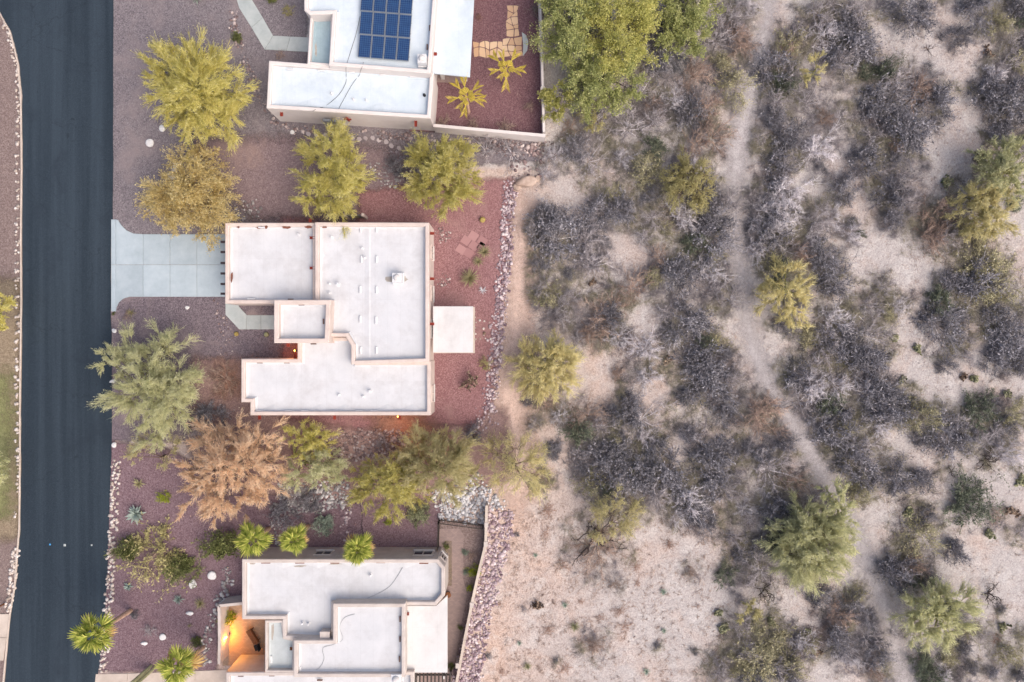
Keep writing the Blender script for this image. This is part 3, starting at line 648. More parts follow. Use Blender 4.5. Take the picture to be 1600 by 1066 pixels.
boulder(179, 695, 4, 'white boulder at the road edge below the spreading green tree', a=-30)
boulder(332, 899, 6, 'wide white boulder beside the dark green bush, the larger of two', a=-20)
boulder(302, 912, 5.5, 'white upright boulder just below the dark green bush', a=80)
boulder(297, 958, 4.5, 'grey boulder lying in mauve gravel between agave and palm')
boulder(255, 995, 0.1+4.5, 'single white boulder in mauve gravel between the two leaning palms')
boulder(226, 1005, 4, 'pale boulder near yellow flowers beside the road palm')
boulder(822, 286, 13, 'large flat tan boulder beside the rock border top', 'boulder_tan', 15, 1.3)
boulder(808, 293, 6, 'smaller tan boulder leaning on the large flat one', 'boulder_tan', 60)
boulder(839, 280, 6, 'low brown boulder on the sand beyond the large flat one', 'boulder_tan', 0)
boulder(457, 207, 3, 'small white stone below the long white neighbour wall')
boulder(293, 481, 0.5+2, 'small white stone in the front gravel beside a bare patch')

# ------------------------------------------------------------------ flat roofed stucco houses
def house(name, label, loc): return thing(name, label, 'house', loc)
def section(root, poly_px, zt, zr, smat, rmat, t=0.30, name='wing_wall', rname='roof_deck', drop=None):
    """one wing: stucco wall with rounded parapet, and its own roof deck"""
    o = np.array(root.location)
    poly = ccw([P2(x, y, zt) for x, y in poly_px]); n = len(poly)
    poly = [(p[0]-o[0], p[1]-o[1]) for p in poly]
    ch = 0.05; rings = [(poly, 0.0), (poly, zt-ch), (inset(poly, ch), zt), (inset(poly, t-ch), zt), (inset(poly, t), zt-ch), (inset(poly, t), zr-0.1)]
    b = MB()
    for k, (pl, z) in enumerate(rings): b.v += [(p[0], p[1], z) for p in pl]
    for r in range(len(rings)-1):
        for k in range(n):
            k2 = (k+1) % n; b.f.append([r*n+k, r*n+k2, (r+1)*n+k2, (r+1)*n+k]); b.m.append(0)
    wall = b.build(name, smat, root)
    c = MB(); inner = inset(poly, t-0.02); c.poly([(p[0], p[1], zr) for p in inner])
    # cant strip against the parapet
    i1 = inset(poly, t-0.005); i2 = inset(poly, t+0.14)
    for k in range(n):
        k2 = (k+1) % n
        c.poly([(i1[k][0], i1[k][1], zr+0.12), (i1[k2][0], i1[k2][1], zr+0.12), (i2[k2][0], i2[k2][1], zr+0.004), (i2[k][0], i2[k][1], zr+0.004)])
    deck = c.build(rname, rmat, root)
    return wall, deck, zr
def local(root, px, py, z):
    p = P(px, py, z); return (p[0]-root.location[0], p[1]-root.location[1], z)
def scupper(root, px, py, z, vert, mat='slot', L=0.42, name='scupper', proud=0.03):
    b = MB(); c = local(root, px, py, z); a = math.pi/2 if vert else 0
    b.box(c, L/2, 0.05, 0.05, a); b.build(name, MT[mat], root)
def canale(root, px, py, z, vert, L=0.4, mat='red'):
    """U shaped clay spout; vert=False sticks out along y"""
    b = MB(); c = local(root, px, py, z); a = 0 if vert else math.pi/2; ca, sa = math.cos(a), math.sin(a)
    b.box((c[0], c[1], c[2]-0.06), L/2, 0.10, 0.015, a)
    for s in (-1, 1): b.box((c[0]-s*0.085*sa, c[1]+s*0.085*ca, c[2]), L/2, 0.016, 0.06, a)
    b.build('canale', MT[mat], root)
def pipe(deck, root, px, py, z, r=0.07, h=0.3, name='vent_pipe', mat='whitemetal'):
    b = MB(); c = local(root, px, py, z+0.01)
    b.tube([(c[0], c[1], z-0.02), (c[0], c[1], z+0.03)], r*2.0, 12)
    b.tube([(c[0], c[1], z+0.02), (c[0], c[1], z+h)], r, 10)
    b.tube([(c[0], c[1], z+h), (c[0], c[1], z+h+0.04), (c[0], c[1], z+h+0.09)], [r*1.5, r*1.5, r*0.4], 10)
    b.build(name, MT[mat], deck)
def eyebrow(deck, root, px, py, z):
    b = MB(); c = local(root, px, py, z)
    pts = []; 
    for k in range(7):
        t = math.pi*k/6; pts.append((math.cos(t)*0.10, math.sin(t)*0.13))
    L = 0.27
    for k in range(6):
        (x0, z0), (x1, z1) = pts[k], pts[k+1]
        b.poly([(c[0]+x0, c[1]-L, z+z0), (c[0]+x0, c[1]+L, z+z0), (c[0]+x1, c[1]+L, z+z1), (c[0]+x1, c[1]-L, z+z1)])
    for s in (-1, 1):
        pl = [(c[0]+x, c[1]+s*L, z+q) for x, q in pts]; b.poly(pl if s < 0 else pl[::-1])
    b.build('roof_vent', MT['whitemetal'], deck)
def window(root, p0, p1, z0, z1, name='window', fm='white'):
    """p0->p1 along the wall (root space); outward is to the right of p0->p1"""
    a = math.atan2(p1[1]-p0[1], p1[0]-p0[0]); L = math.hypot(p1[0]-p0[0], p1[1]-p0[1]); nx, ny = math.sin(a), -math.cos(a)
    cx, cy = (p0[0]+p1[0])/2, (p0[1]+p1[1])/2; zc = (z0+z1)/2
    f = MB()
    for zz in (z0, z1): f.box((cx+nx*0.03, cy+ny*0.03, zz), L/2+0.05, 0.045, 0.045, a)
    ux, uy = math.cos(a), math.sin(a)
    for s in (-1, 0, 1): f.box((cx+nx*0.03+ux*s*L/2, cy+ny*0.03+uy*s*L/2, zc), 0.04, 0.04, (z1-z0)/2-0.045, a)
    fr = f.build(name, MT[fm], root)
    g = MB(); g.box((cx+nx*0.008, cy+ny*0.008, zc), L/2-0.01, 0.01, (z1-z0)/2-0.01, a); g.build('pane', MT['glass'], fr)
    s = MB(); s.box((cx+nx*0.07, cy+ny*0.07, z0-0.08), L/2+0.1, 0.07, 0.03, a); s.build('sill', MT['white'], fr)
def stain(deck, root, pts_px, z, mat='rust', name='stain'):
    b = MB(); b.poly([local(root, x, y, z) for x, y in pts_px]); o = b.build(name, MT[mat], deck); return o
def blob_stain(deck, root, px, py, rx, ry, z, seed, mat='rust', name='bare_patch'):
    r = random.Random(seed); pts = []
    for k in range(14):
        t = -2*math.pi*k/14; q = r.uniform(0.55, 1.15); pts.append((px+math.cos(t)*rx*q, py+math.sin(t)*ry*q))
    b = MB(); b.poly([local(root, x, y, z) for x, y in pts]); b.build(name, MT[mat], deck)
def cricket(deck, root, tri_px, z, h, mat):
    """low tapered saddle that sheds water to the scuppers: ridge end, two low corners"""
    b = MB(); a, c, d, e = [local(root, x, y, z) for x, y in tri_px]      # wall end (high), left low, tip, right low
    hi = (a[0], a[1], z+h); tip = (d[0], d[1], z+0.006)
    l0 = (c[0], c[1], z+0.006); r0 = (e[0], e[1], z+0.006)
    b.poly([l0, tip, hi]); b.poly([tip, r0, hi]); b.build('cricket', mat, deck)
def hvac(deck, root, px, py, z, s=0.45):
    c = local(root, px, py, z); b = MB()
    b.box((c[0], c[1], z+0.12), s*1.05, s*1.05, 0.12); b.box((c[0], c[1], z+0.55), s*0.9, s*0.9, 0.32, 0, 0, 0.97)
    o = b.build('rooftop_cooler', MT['whitemetal'], deck)
    d = MB(); d.tube([(c[0], c[1], z+0.86), (c[0], c[1], z+0.98), (c[0], c[1], z+1.06), (c[0], c[1], z+1.09)], [s*0.62, s*0.62, s*0.4, 0.03], 16); d.build('fan_cowl', MT['white'], o)

# ---- the pink house
H1 = house('stucco_house', 'pink stucco house with flat white roof and concrete driveway to the road', P(560, 533))
zA, zB, zC, zD = 2.9, 3.4, 4.1, 2.8
S, W_ = MT['stucco_m'], MT['roof_m']
wA, dA, rA = section(H1, [ZM(65, 55), ZM(500, 55), ZM(500, 440), ZM(65, 440)], zA, 2.45, S, W_, name='garage_wall', rname='garage_roof')
wB, dB, rB = section(H1, [ZM(493, 52), ZM(1036, 54), ZM(1036, 718), ZM(665, 730), ZM(665, 640), ZM(640, 598), ZM(500, 598), ZM(493, 420)], zB, 2.9, S, W_, name='main_wall', rname='main_roof')
wC, dC, rC = section(H1, [ZM(298, 422), ZM(568, 422), ZM(560, 628), ZM(298, 628)], zC, 3.45, S, W_, t=0.36, name='entry_tower_wall', rname='entry_tower_roof')
wD, dD, rD = section(H1, [ZM(142, 703), ZM(410, 703), ZM(410, 600), ZM(700, 600), ZM(700, 715), ZM(1044, 715), ZM(1044, 972), ZM(185, 972), ZM(185, 910), ZM(142, 910)], zD, 2.4, S, W_, name='bedroom_wall', rname='bedroom_roof')
q = lambda x, y: ZM(x, y)
for i, (x, y) in enumerate([(712, 85), (787, 85), (715, 230), (787, 230), (709, 373), (787, 375), (709, 515), (784, 520), (712, 663), (787, 663)]): eyebrow(dB, H1, *q(x, y), rB)
for x, y in [(575, 125), (720, 178), (565, 347), (565, 390), (732, 222)]: pipe(dB, H1, *q(x, y), rB, 0.06, 0.28)
pipe(dB, H1, *q(605, 350), rB, 0.10, 0.42)
pipe(dA, H1, *q(420, 113), rA, 0.07, 0.3)
for x, y in [(610, 875), (725, 882)]: pipe(dD, H1, *q(x, y), rD, 0.06, 0.25)
pipe(dD, H1, *q(757, 857), rD, 0.09, 0.4)
hvac(dB, H1, *q(893, 322), rB, 0.42)
blob_stain(dB, H1, *q(893, 325), 21, 8, rB+0.007, 4, 'grime', 'grime')
for x, y in [(1024, 190), (1024, 240), (1024, 330), (1024, 400), (1026, 450), (1026, 655)]: scupper(H1, *q(x, y), rB+0.16, True)
for x, y in [(507, 180), (507, 215), (507, 370)]: scupper(H1, *q(x+4, y), rB+0.16, True)
for x, y in [(232, 722), (360, 722)]: scupper(H1, *q(x, y), rD+0.14, False)
for x, y in [(487, 632), (600, 606)]: scupper(H1, *q(x, y), rD+0.2, False)
for x, y in [(780, 726), (942, 726)]: scupper(H1, *q(x, y), rD+0.14, False)
for x, y in [(230, 950), (368, 950), (445, 950), (705, 950), (775, 950)]: scupper(H1, *q(x, y), rD+0.14, False, 'whitemetal', 0.55)
for x, y in [(430, 446)]: scupper(H1, *q(x, y), rC+0.3, False)
scupper(H1, *q(535, 525), rC+0.2, True); scupper(H1, *q(520, 608), rC+0.2, False)
scupper(H1, *q(190, 418), rA+0.2, False, 'whitemetal', 0.6); scupper(H1, *q(378, 420), rA+0.2, False)
scupper(H1, *q(678, 690), rD+0.4, True)
for i, (x, y, rx, ry) in enumerate([(130, 76, 3, 1.6), (235, 78, 9, 2.4), (262, 76, 4, 2.6), (358, 78, 8, 2.2), (462, 77, 6.5, 2.6), (540, 77, 4, 1.6)]):
    a, c = q(x, y); blob_stain(wA if x < 500 else wB, H1, a, c, rx, ry, (zA if x < 500 else zB)+0.006, 30+i)
a, c = q(97, 312); blob_stain(wA, H1, a, c, 2.6, 9, zA+0.006, 44)
a, c = q(240, 78); scupper(H1, a, c, zA+0.03, False, 'whitemetal', 0.5, 'parapet_cap')
for x, y in [(482, 127), (482, 271)]: canale(H1, *q(x, y), rB-0.05, True, 0.45)
for x, y in [(1046, 106), (1046, 322), (1046, 537)]: canale(H1, *q(x, y), 2.75, True, 0.5)
for x in (230, 587, 897): canale(H1, *q(x, 977), 2.35, False, 0.5)
canale(H1, *q(472, 48), 2.5, False, 0.4)
canale(H1, *q(366, 632), 2.9, False, 0.45); canale(H1, *q(400, 690), 2.2, False, 0.5)
for y in (147, 195, 247, 297, 347, 393):
    b = MB(); c = local(H1, *q(60, y), 2.42); b.box(c, 0.22, 0.085, 0.10); b.build('viga', MT['dark'], H1)
xE = local(H1, 0, 0, 0)
def eastx(px, z): return P2(px, 0, z)[0]-H1.location[0]
xb = eastx(ZM(1036, 0)[0], zB); xd = eastx(ZM(1044, 0)[0], zD)
def yl(py, z=1.5): return P2(0, py, z)[1]-H1.location[1]
for y0, y1 in ((405, 385), (470, 448), (528, 500)): window(H1, (xb, yl(y0)), (xb, yl(y1)), 1.0 if y0 != 528 else 0.15, 2.15, fm='stucco_m' if y0 != 528 else 'white')
window(H1, (xd, yl(627)), (xd, yl(603)), 1.0, 2.1, fm='stucco_m')
# garage door on the drive
gx = P2(ZM(65, 0)[0], 0, zA)[0]-H1.location[0]
gd = MB(); y0, y1 = yl(455, 1.2), yl(373, 1.2)
gd.box((gx-0.02, (y0+y1)/2, 1.15), 0.03, abs(y1-y0)/2, 1.12); gdo = gd.build('garage_door', MT['white'], H1)
for k in range(1, 4):
    gg = MB(); gg.box((gx-0.055, (y0+y1)/2, k*0.56), 0.008, abs(y1-y0)/2, 0.012); gg.build('panel_joint', MT['slot'], gdo)
# hip line of the main roof (a low ridge)
b = MB(); c0 = local(H1, *q(752, 80), rB); c1 = local(H1, *q(752, 700), rB)
b.poly([(c0[0]-0.35, c0[1], rB+0.004), (c0[0], c0[1], rB+0.035), (c1[0], c1[1], rB+0.035), (c1[0]-0.35, c1[1], rB+0.004)][::-1]); b.poly([(c0[0]+0.12, c0[1], rB+0.004), (c1[0]+0.12, c1[1], rB+0.004), (c1[0], c1[1], rB+0.035), (c0[0], c0[1], rB+0.035)][::-1])
b.build('roof_ridge', W_, dB)
for x in (300, 520, 640, 840, 960): cricket(dD, H1, [ZM(x, 955), ZM(x-70, 953), ZM(x, 918), ZM(x+70, 953)], rD+0.004, 0.10, W_)
for (x, y) in ((590, 952), (902, 952), (230, 953)): blob_stain(dD, H1, *ZM(x, y), 3.2, 1.6, rD+0.05, 70+x, 'grime', 'drain_stain')
cricket(dB, H1, [ZM(514, 205), ZM(514, 250), ZM(545, 205), ZM(514, 160)], rB+0.004, 0.12, W_)
cricket(dB, H1, [ZM(568, 520), ZM(565, 620), ZM(590, 560), ZM(565, 430)], rB+0.004, 0.12, W_)
# patio cover
b = MB(); zp = 2.55; pl = [local(H1, *ZM(x, y), zp)[:2] for x, y in ((1056, 453), (1246, 453), (1246, 673), (1056, 673))]
b.prism(pl, zp-0.16, zp, ch=0.015); b.build('patio_roof', MT['patiow'], H1)
for x, y in ((1222, 462), (1222, 664)):
    c = local(H1, *ZM(x, y), 1.2); b = MB(); b.box((c[0], c[1], 1.195), 0.09, 0.09, 1.19); b.build('patio_post', MT['white'], H1)

# ---- neighbour at the top with solar panels
H2 = house('stucco_house', 'white stucco house with solar panels and walled red gravel yard', P(590, 60))
S2, W2 = MT['stucco_n'], MT['roof_n']
zE, zF = 3.2, 3.9
wE, dE, rE = section(H2, [ZN(237, 280), ZN(1000, 338), ZN(984, 548), ZN(225, 500)], zE, 2.75, S2, W2, name='wing_wall', rname='wing_roof')
wF, dF, rF = section(H2, [(474, -60), ZN(400, 48), ZN(425, 68), ZN(530, 64), ZN(514, 302), ZN(985, 340), (686, -60)], zF, 3.4, S2, W2, name='main_wall', rname='main_roof')
wG, dG, rG = section(H2, [ZN(428, 62), ZN(535, 62), ZN(530, 306), ZN(414, 296)], 3.3, 2.7, S2, MT['roof_e'], t=0.2, name='entry_wall', rname='entry_roof')
b = MB(); zp = 2.75; pl = [local(H2, x, y, zp)[:2] for x, y in ((679, -60), (744, -60), ZN(1167, 356), ZN(985, 338))]
b.prism(pl, zp-0.16, zp, ch=0.015); b.build('patio_roof', W2, H2)
for x, y in ((726, 116), (690, 113), (736, -20)):
    c = local(H2, x, y, 1.2); b = MB(); b.box((c[0], c[1], 1.29), 0.14, 0.14, 1.29); b.build('patio_post', MT['white'], H2)
for x, y in [(335, 322), (478, 327), (622, 336), (765, 348), (905, 357)]: scupper(H2, *ZN(x, y), rE+0.2, False, 'whitemetal', 0.5)
for x, y in [(545, 130), (537, 235), (982, 130), (970, 218)]: scupper(H2, *ZN(x, y), rF+0.2, True)
for x, y in [(296, 524), (917, 572)]: canale(H2, *ZN(x, y), 2.4, False, 0.45)
canale(H2, *ZN(1000, 250), 3.0, True, 0.5)
hvac(dF, H2, *ZN(952, 292), rF, 0.38)
pipe(dE, H2, *ZN(957, 442), rE, 0.06, 0.2, mat='black'); pipe(dE, H2, *ZN(530, 435), rE, 0.06, 0.25)
for x, y in ((630, 462), (690, 466)): pipe(dE, H2, *ZN(x, y), rE, 0.05, 0.2)
for x, t in ((455, 482), (765, 505)): cricket(dE, H2, [ZN(x, t+14), ZN(x-110, t+4), ZN(x, t-30), ZN(x+110, t+18)], rE+0.004, 0.10, W2)
# wall fittings: meter boxes, the red cross ornament
wall_a = math.atan2(-(597-558), 1000-290)
def on_wall(px, py, z): c = local(H2, px, py, z); return c
c = on_wall(*ZN(512, 562), 1.5); b = MB(); b.box((c[0], c[1]-0.02, 1.5), 0.30, 0.10, 0.4, wall_a); b.box((c[0]+0.55, c[1]-0.04, 1.55), 0.16, 0.09, 0.28, wall_a); b.box((c[0]-0.3, c[1], 1.0), 0.03, 0.03, 1.0, wall_a)
b.build('meter_box', MT['greymetal'], H2)
c = on_wall(*ZN(603, 553), 2.2); b = MB(); b.box((c[0], c[1], 2.2), 0.08, 0.04, 0.42, wall_a); b.box((c[0], c[1]-0.012, 2.25), 0.28, 0.035, 0.08, wall_a)
b.build('cross_ornament', MT['red'], H2)
blob_stain(dG, H2, *ZN(455, 230), 2.0, 14, rG+0.006, 9, 'grime', 'water_stain')
# solar array: each panel a thing with frame and cells
def solar_mat():
    m = NT('solar_cells'); x = m.sep(); out = None
    for ax in (0, 1):
        f = m.math('FRACT', m.math('MULTIPLY', x[ax], 1/0.162)); a = m.math('LESS_THAN', m.math('ABSOLUTE', m.math('SUBTRACT', f, 0.5)), 0.455)
        out = a if out is None else m.math('MULTIPLY', out, a)
    col = m.mix(out, rgb(84, 112, 146), m.ramp(m.noise(2, 3), [(0.3, rgb(18, 44, 84)), (0.7, rgb(28, 60, 104))]))
    m.b.inputs['Specular IOR Level'].default_value = 0.5
    return m.done(col, 0.25)
MT['solar'] = solar_mat()
q00, q10, q11, q01 = [np.array(local(H2, x, y, 0)[:2])*0 + np.array(P2(x, y, rF+0.35)) for x, y in ((564.5, -20), (646, -13.5), (639, 96), (559, 89.5))]
arr = thing('solar_array', 'dark blue solar array on the white neighbour roof', 'solar array', (float((q00+q11)[0]/2), float((q00+q11)[1]/2), rF))
ao = np.array(arr.location[:2])
for r_ in range(3):
    for c_ in range(4):
        def bl(u, v): return q00*(1-u)*(1-v)+q10*u*(1-v)+q11*u*v+q01*(1-u)*v
        u0, u1, v0, v1 = c_/4+0.004, (c_+1)/4-0.004, r_/3+0.003, (r_+1)/3-0.003
        cs = [bl(u0, v0), bl(u1, v0), bl(u1, v1), bl(u0, v1)]; ctr = sum(cs)/4
        ang = math.atan2(cs[1][1]-cs[0][1], cs[1][0]-cs[0][0]); hw = np.linalg.norm(cs[1]-cs[0])/2; hh = np.linalg.norm(cs[3]-cs[0])/2
        fr = MB(); 
        for s in (-1, 1): fr.box((s*(hw-0.02), 0, 0), 0.02, hh, 0.025); fr.box((0, s*(hh-0.02), 0), hw-0.04, 0.02, 0.025)
        f_o = fr.build('solar_panel', MT['greymetal'], arr, loc=(float(ctr[0]-ao[0]), float(ctr[1]-ao[1]), 0.30)); f_o.rotation_euler = (0, 0, ang)
        ce = MB(); ce.box((0, 0, 0), hw-0.04, hh-0.04, 0.012); ce.build('cell_sheet', MT['solar'], f_o)
st = MB()
for v in (0.1, 0.25, 0.45, 0.6, 0.8, 0.93):
    a0 = q00*(1-v)+q01*v; a1 = q10*(1-v)+q11*v; c_ = (a0+a1)/2-ao
    st.box((c_[0], c_[1], 0.24), np.linalg.norm(a1-a0)/2, 0.03, 0.03, math.atan2(a1[1]-a0[1], a1[0]-a0[0]))
    for u in (0.1, 0.5, 0.9):
        p_ = a0*(1-u)+a1*u-ao; st.box((p_[0], p_[1], 0.11), 0.04, 0.04, 0.12)
st.build('mounting_rail', MT['greymetal'], arr)
def cable(label, pts, r=0.018, name='cable', mat='black'):
    P3 = [Vector(p) for p in pts]; out = []
    for i in range(len(P3)-1):
        p0, p1, p2, p3 = P3[max(0, i-1)], P3[i], P3[i+1], P3[min(len(P3)-1, i+2)]
        for k in range(5):
            t = k/5; out.append(0.5*((2*p1)+(p2-p0)*t+(2*p0-5*p1+4*p2-p3)*t*t+(3*p1-p0-3*p2+p3)*t**3))
    out.append(P3[-1]); b = MB(); b.tube(out, r, 5); o = b.build(name, MT[mat]); return tag(o, label, 'cable')
zc = lambda pts: [P(*ZN(x, y), z) for x, y, z in pts]
cable('black cable curling from the solar panels across the wing roof', zc([(660, 75, 3.44), (640, 160, 3.43), (615, 240, 3.43), (597, 298, 3.44), (594, 316, 3.95), (594, 334, 3.6), (595, 350, 2.8), (592, 385, 2.78), (560, 440, 2.78), (500, 490, 2.78), (470, 500, 2.8), (452, 508, 3.23), (440, 516, 3.24)]), 0.015)
cable('thin black cable with clips running straight down the wing roof', zc([(675, 288, 3.43), (668, 312, 3.95), (660, 332, 3.6), (655, 350, 2.8), (630, 380, 2.78), (600, 430, 2.78), (570, 485, 2.78), (558, 508, 2.8), (548, 516, 3.23)]), 0.013)
# yard wall of the neighbour
def wall_run(name, label, pts_px, h, th, mat, z_at=0.0, cap=None, pil=None, cat='wall'):
    root = thing(name, label, cat, P(*pts_px[len(pts_px)//2]))
    ox, oy = root.location[:2]
    for (ax, ay), (bx, by) in zip(pts_px[:-1], pts_px[1:]):
        a = P2(ax, ay, h); c = P2(bx, by, h); ang = math.atan2(c[1]-a[1], c[0]-a[0]); L = math.hypot(c[0]-a[0], c[1]-a[1])
        b = MB(); b.box(((a[0]+c[0])/2-ox, (a[1]+c[1])/2-oy, h/2), L/2, th/2, h/2, ang); b.build('wall_panel', mat, root)
        if cap: b = MB(); b.box(((a[0]+c[0])/2-ox, (a[1]+c[1])/2-oy, h+0.03), L/2+0.01, th/2+0.03, 0.03, ang); b.build('coping', cap, root)
    for px, py in (pil or []):
        a = P2(px, py, h); b = MB(); b.box((a[0]-ox, a[1]-oy, (h+0.1)/2), th/2+0.07, th/2+0.12, (h+0.1)/2); b.build('pilaster', mat, root)
    return root
wall_run('yard_wall', 'thin white stucco wall between red gravel yard and green trees', [(841, -60), (846, 60), (850, 206)], 1.5, 0.18, S2, pil=[(844.5, 64), (848, 140)])
wall_run('yard_wall', 'long white stucco wall below the red gravel yard', [(677, 196), (765, 204), (852, 212)], 1.5, 0.24, S2)
# flagstones
def flag_grid(root, corners, nu, nv, mat, name, seed, jit=0.38, h=0.04):
    r = np.random.RandomState(seed); c = [np.array(P2(x, y)) for x, y in corners]; o = np.array(root.location[:2])
    G = np.zeros((nv+1, nu+1, 2))
    for j in range(nv+1):
        for i in range(nu+1):
            u = i/nu + r.uniform(-jit, jit)/nu*(0 < i < nu); v = j/nv + r.uniform(-jit, jit)/nv*(0 < j < nv)
            G[j, i] = c[0]*(1-u)*(1-v)+c[1]*u*(1-v)+c[2]*u*v+c[3]*(1-u)*v + r.normal(0, 0.05, 2)
    for j in range(nv):
        for i in range(nu):
            pl = [G[j, i], G[j, i+1], G[j+1, i+1], G[j+1, i]]; m = sum(pl)/4
            pl2 = []
            for k in range(4):
                p, pn = pl[k], pl[(k+1) % 4]; pl2.append(m+(p-m)*0.86-o); pl2.append(m+((p+pn)/2-m)*r.uniform(0.86, 0.97)-o)
            b = MB(); b.prism(pl2, 0, h, ch=0.012); b.build(name, mat, root)
fp = thing('flagstone_path', 'tan flagstone path in the walled red gravel yard', 'path', P(790, 60))
flag_grid(fp, [ZN(1338, 22), ZN(1390, 22), ZN(1394, 172), ZN(1334, 172)], 2, 5, MT['flag'], 'flagstone', 1)
flag_grid(fp, [ZN(1185, 196), ZN(1318, 190), ZN(1318, 268), ZN(1183, 266)], 5, 2, MT['flag'], 'flagstone', 2)
flag_grid(fp, [ZN(1318, 175), ZN(1408, 172), ZN(1412, 262), ZN(1318, 266)], 3, 3, MT['flag'], 'flagstone', 3)
b = MB(); b.prism([P2(*ZN(x, y)) for x, y in ((1408, 150), (1428, 165), (1438, 195), (1432, 235), (1412, 262), (1414, 210))], 0, 0.035); tag(b.build('concrete_apron', MT['walk']), 'curved grey concrete apron beside the tan flagstones', 'paving')
sp = thing('stepping_stone_path', 'curving line of grey stepping stones below the white house', 'path', P(560, 215))
so = np.array(sp.location[:2])
for i, (x, y) in enumerate([(420, 620), (455, 623), (500, 626), (545, 630), (590, 634), (625, 640), (655, 645), (684, 640), (718, 640), (747, 650), (780, 657), (804, 675), (840, 687)]):
    p = np.array(P2(*ZN(x, y)))-so; b = MB(); rr = random.Random(i); pl = [(p[0]+0.21*rr.uniform(.8, 1.15)*math.cos(t+rr.uniform(0, .3)), p[1]+0.21*rr.uniform(.8, 1.15)*math.sin(t)) for t in [k*math.pi/3 for k in range(6)]]
    b.prism(pl, 0, 0.05, ch=0.012); b.build('stepping_stone', MT['step'], sp)
pv = thing('paver_patch', 'angled patch of pink square pavers in the red gravel', 'paving', P(736, 380))
for i, (x, y) in enumerate([(1248, 118), (1290, 142), (1212, 140), (1250, 165), (1188, 182), (1226, 200), (1290, 172)]):
    p = np.array(P2(*ZM(x, y)))-np.array(pv.location[:2]); b = MB(); b.box((p[0], p[1], 0.025), 0.36, 0.33, 0.025, math.radians(-33)); b.build('paver', MT['pinkpaver'], pv)
b_ = thing('stone_ring', 'rectangle of small stones laid in red gravel beside the patio cover', 'edging', P(752, 514))
for i, (x, y) in enumerate([(1258, 480), (1256, 505), (1258, 610), (1280, 608), (1305, 606), (1330, 608), (1278, 520), (1300, 524), (1325, 530), (1260, 530), (1258, 556), (1257, 584), (1296, 560), (1296, 590)]):
    p = np.array(P(*ZM(x, y)))-np.array(b_.location); o = bpy.data.objects.new('stone', EM[i % 8]); s = rl.uniform(0.07, 0.13); o.scale = (s, s, s); o.location = p+np.array([0, 0, s*0.25]); o.rotation_euler = (0, 0, i); link(o, b_)

# ---- neighbour at the bottom
H3 = house('stucco_house', 'grey stucco house with white roof behind fan palms and lit courtyard', P(540, 960))
S3, W3 = MT['stucco_s'], MT['roof_s']
zH, zI = 3.1, 3.7
wH, dH, rH = section(H3, [ZS(185, 300), ZS(1165, 300), ZS(1200, 340), ZS(1200, 482), ZS(1155, 532), ZS(650, 532), ZS(650, 712), ZS(388, 700), ZS(388, 602), ZS(185, 602)], zH, 2.65, S3, W3, name='wing_wall', rname='wing_roof')
wI, dI, rI = section(H3, [ZS(640, 522), ZS(1002, 522), ZS(1002, 892), ZS(444, 892), ZS(444, 705), ZS(640, 705)], zI, 3.25, S3, W3, name='main_wall', rname='main_roof')
wJ, dJ, rJ = section(H3, [ZS(300, 606), ZS(392, 606), ZS(400, 690), ZS(450, 700), ZS(450, 868), ZS(300, 868)], 3.0, 2.5, S3, MT['roof_j'], t=0.2, name='entry_wall', rname='entry_roof')
wK, dK, rK = section(H3, [ZS(105, 866), ZS(1046, 862), ZS(1046, 1100), ZS(105, 1100)], 3.0, 2.6, S3, W3, name='garage_wall', rname='garage_roof')
b = MB(); zp = 2.6; pl = [local(H3, *ZS(x, y), zp)[:2] for x, y in ((1004, 534), (1156, 534), (1213, 482), (1213, 868), (1004, 868))]
b.prism(pl, zp-0.16, zp, ch=0.015); b.build('patio_roof', MT['patiow'], H3)
for x, y in ((1200, 520), (1200, 690), (1200, 855)):
    c = local(H3, *ZS(x, y), 1.2); b = MB(); b.box((c[0], c[1], 1.22), 0.11, 0.11, 1.21); b.build('patio_post', MT['white'], H3)
for x, y in [(305, 318), (475, 318), (650, 318), (880, 316), (1095, 320)]: scupper(H3, *ZS(x, y), rH+0.22, False, 'rust', 0.7)
for x, y in [(290, 576), (348, 576)]: scupper(H3, *ZS(x, y), rH+0.1, False, 'whitemetal', 0.5)
for x, y in [(775, 508), (885, 508), (985, 508), (1095, 508)]: scupper(H3, *ZS(x, y), rH+0.1, False, 'whitemetal', 0.55)
for x, y in [(475, 680), (575, 682)]: scupper(H3, *ZS(x, y), rH+0.1, False, 'whitemetal', 0.5)
for x, y in [(658, 580), (658, 690), (976, 600), (976, 700), (974, 800)]: scupper(H3, *ZS(x, y), rI+0.15, True)
eyebrow(dI, H3, *ZS(478, 855), rI); eyebrow(dJ, H3, *ZS(332, 800), rJ)
for x, y in ((180, 884), (335, 882), (575, 905)): scupper(H3, *ZS(x, y), rK+0.2, False)
canale(H3, *ZS(1008, 574), 2.75, True, 0.4); canale(H3, *ZS(436, 748), 2.8, True, 0.35, 'wood')
pipe(dH, H3, *ZS(830, 378), rH, 0.07, 0.3)
for x, y in ((490, 617), (520, 620)): pipe(dH, H3, *ZS(x, y), rH, 0.06, 0.25)
c = local(H3, *ZS(613, 672), rH); b = MB(); b.box((c[0], c[1], rH+0.35), 0.36, 0.44, 0.36); b.box((c[0], c[1], rH+0.73), 0.38, 0.46, 0.03); b.build('chimney', S3, H3)
hvac(dI, H3, *ZS(966, 876), rI-0.3, 0.45)
blob_stain(dJ, H3, *ZS(338, 660), 3.0, 16, rJ+0.006, 12, 'grime', 'water_stain')
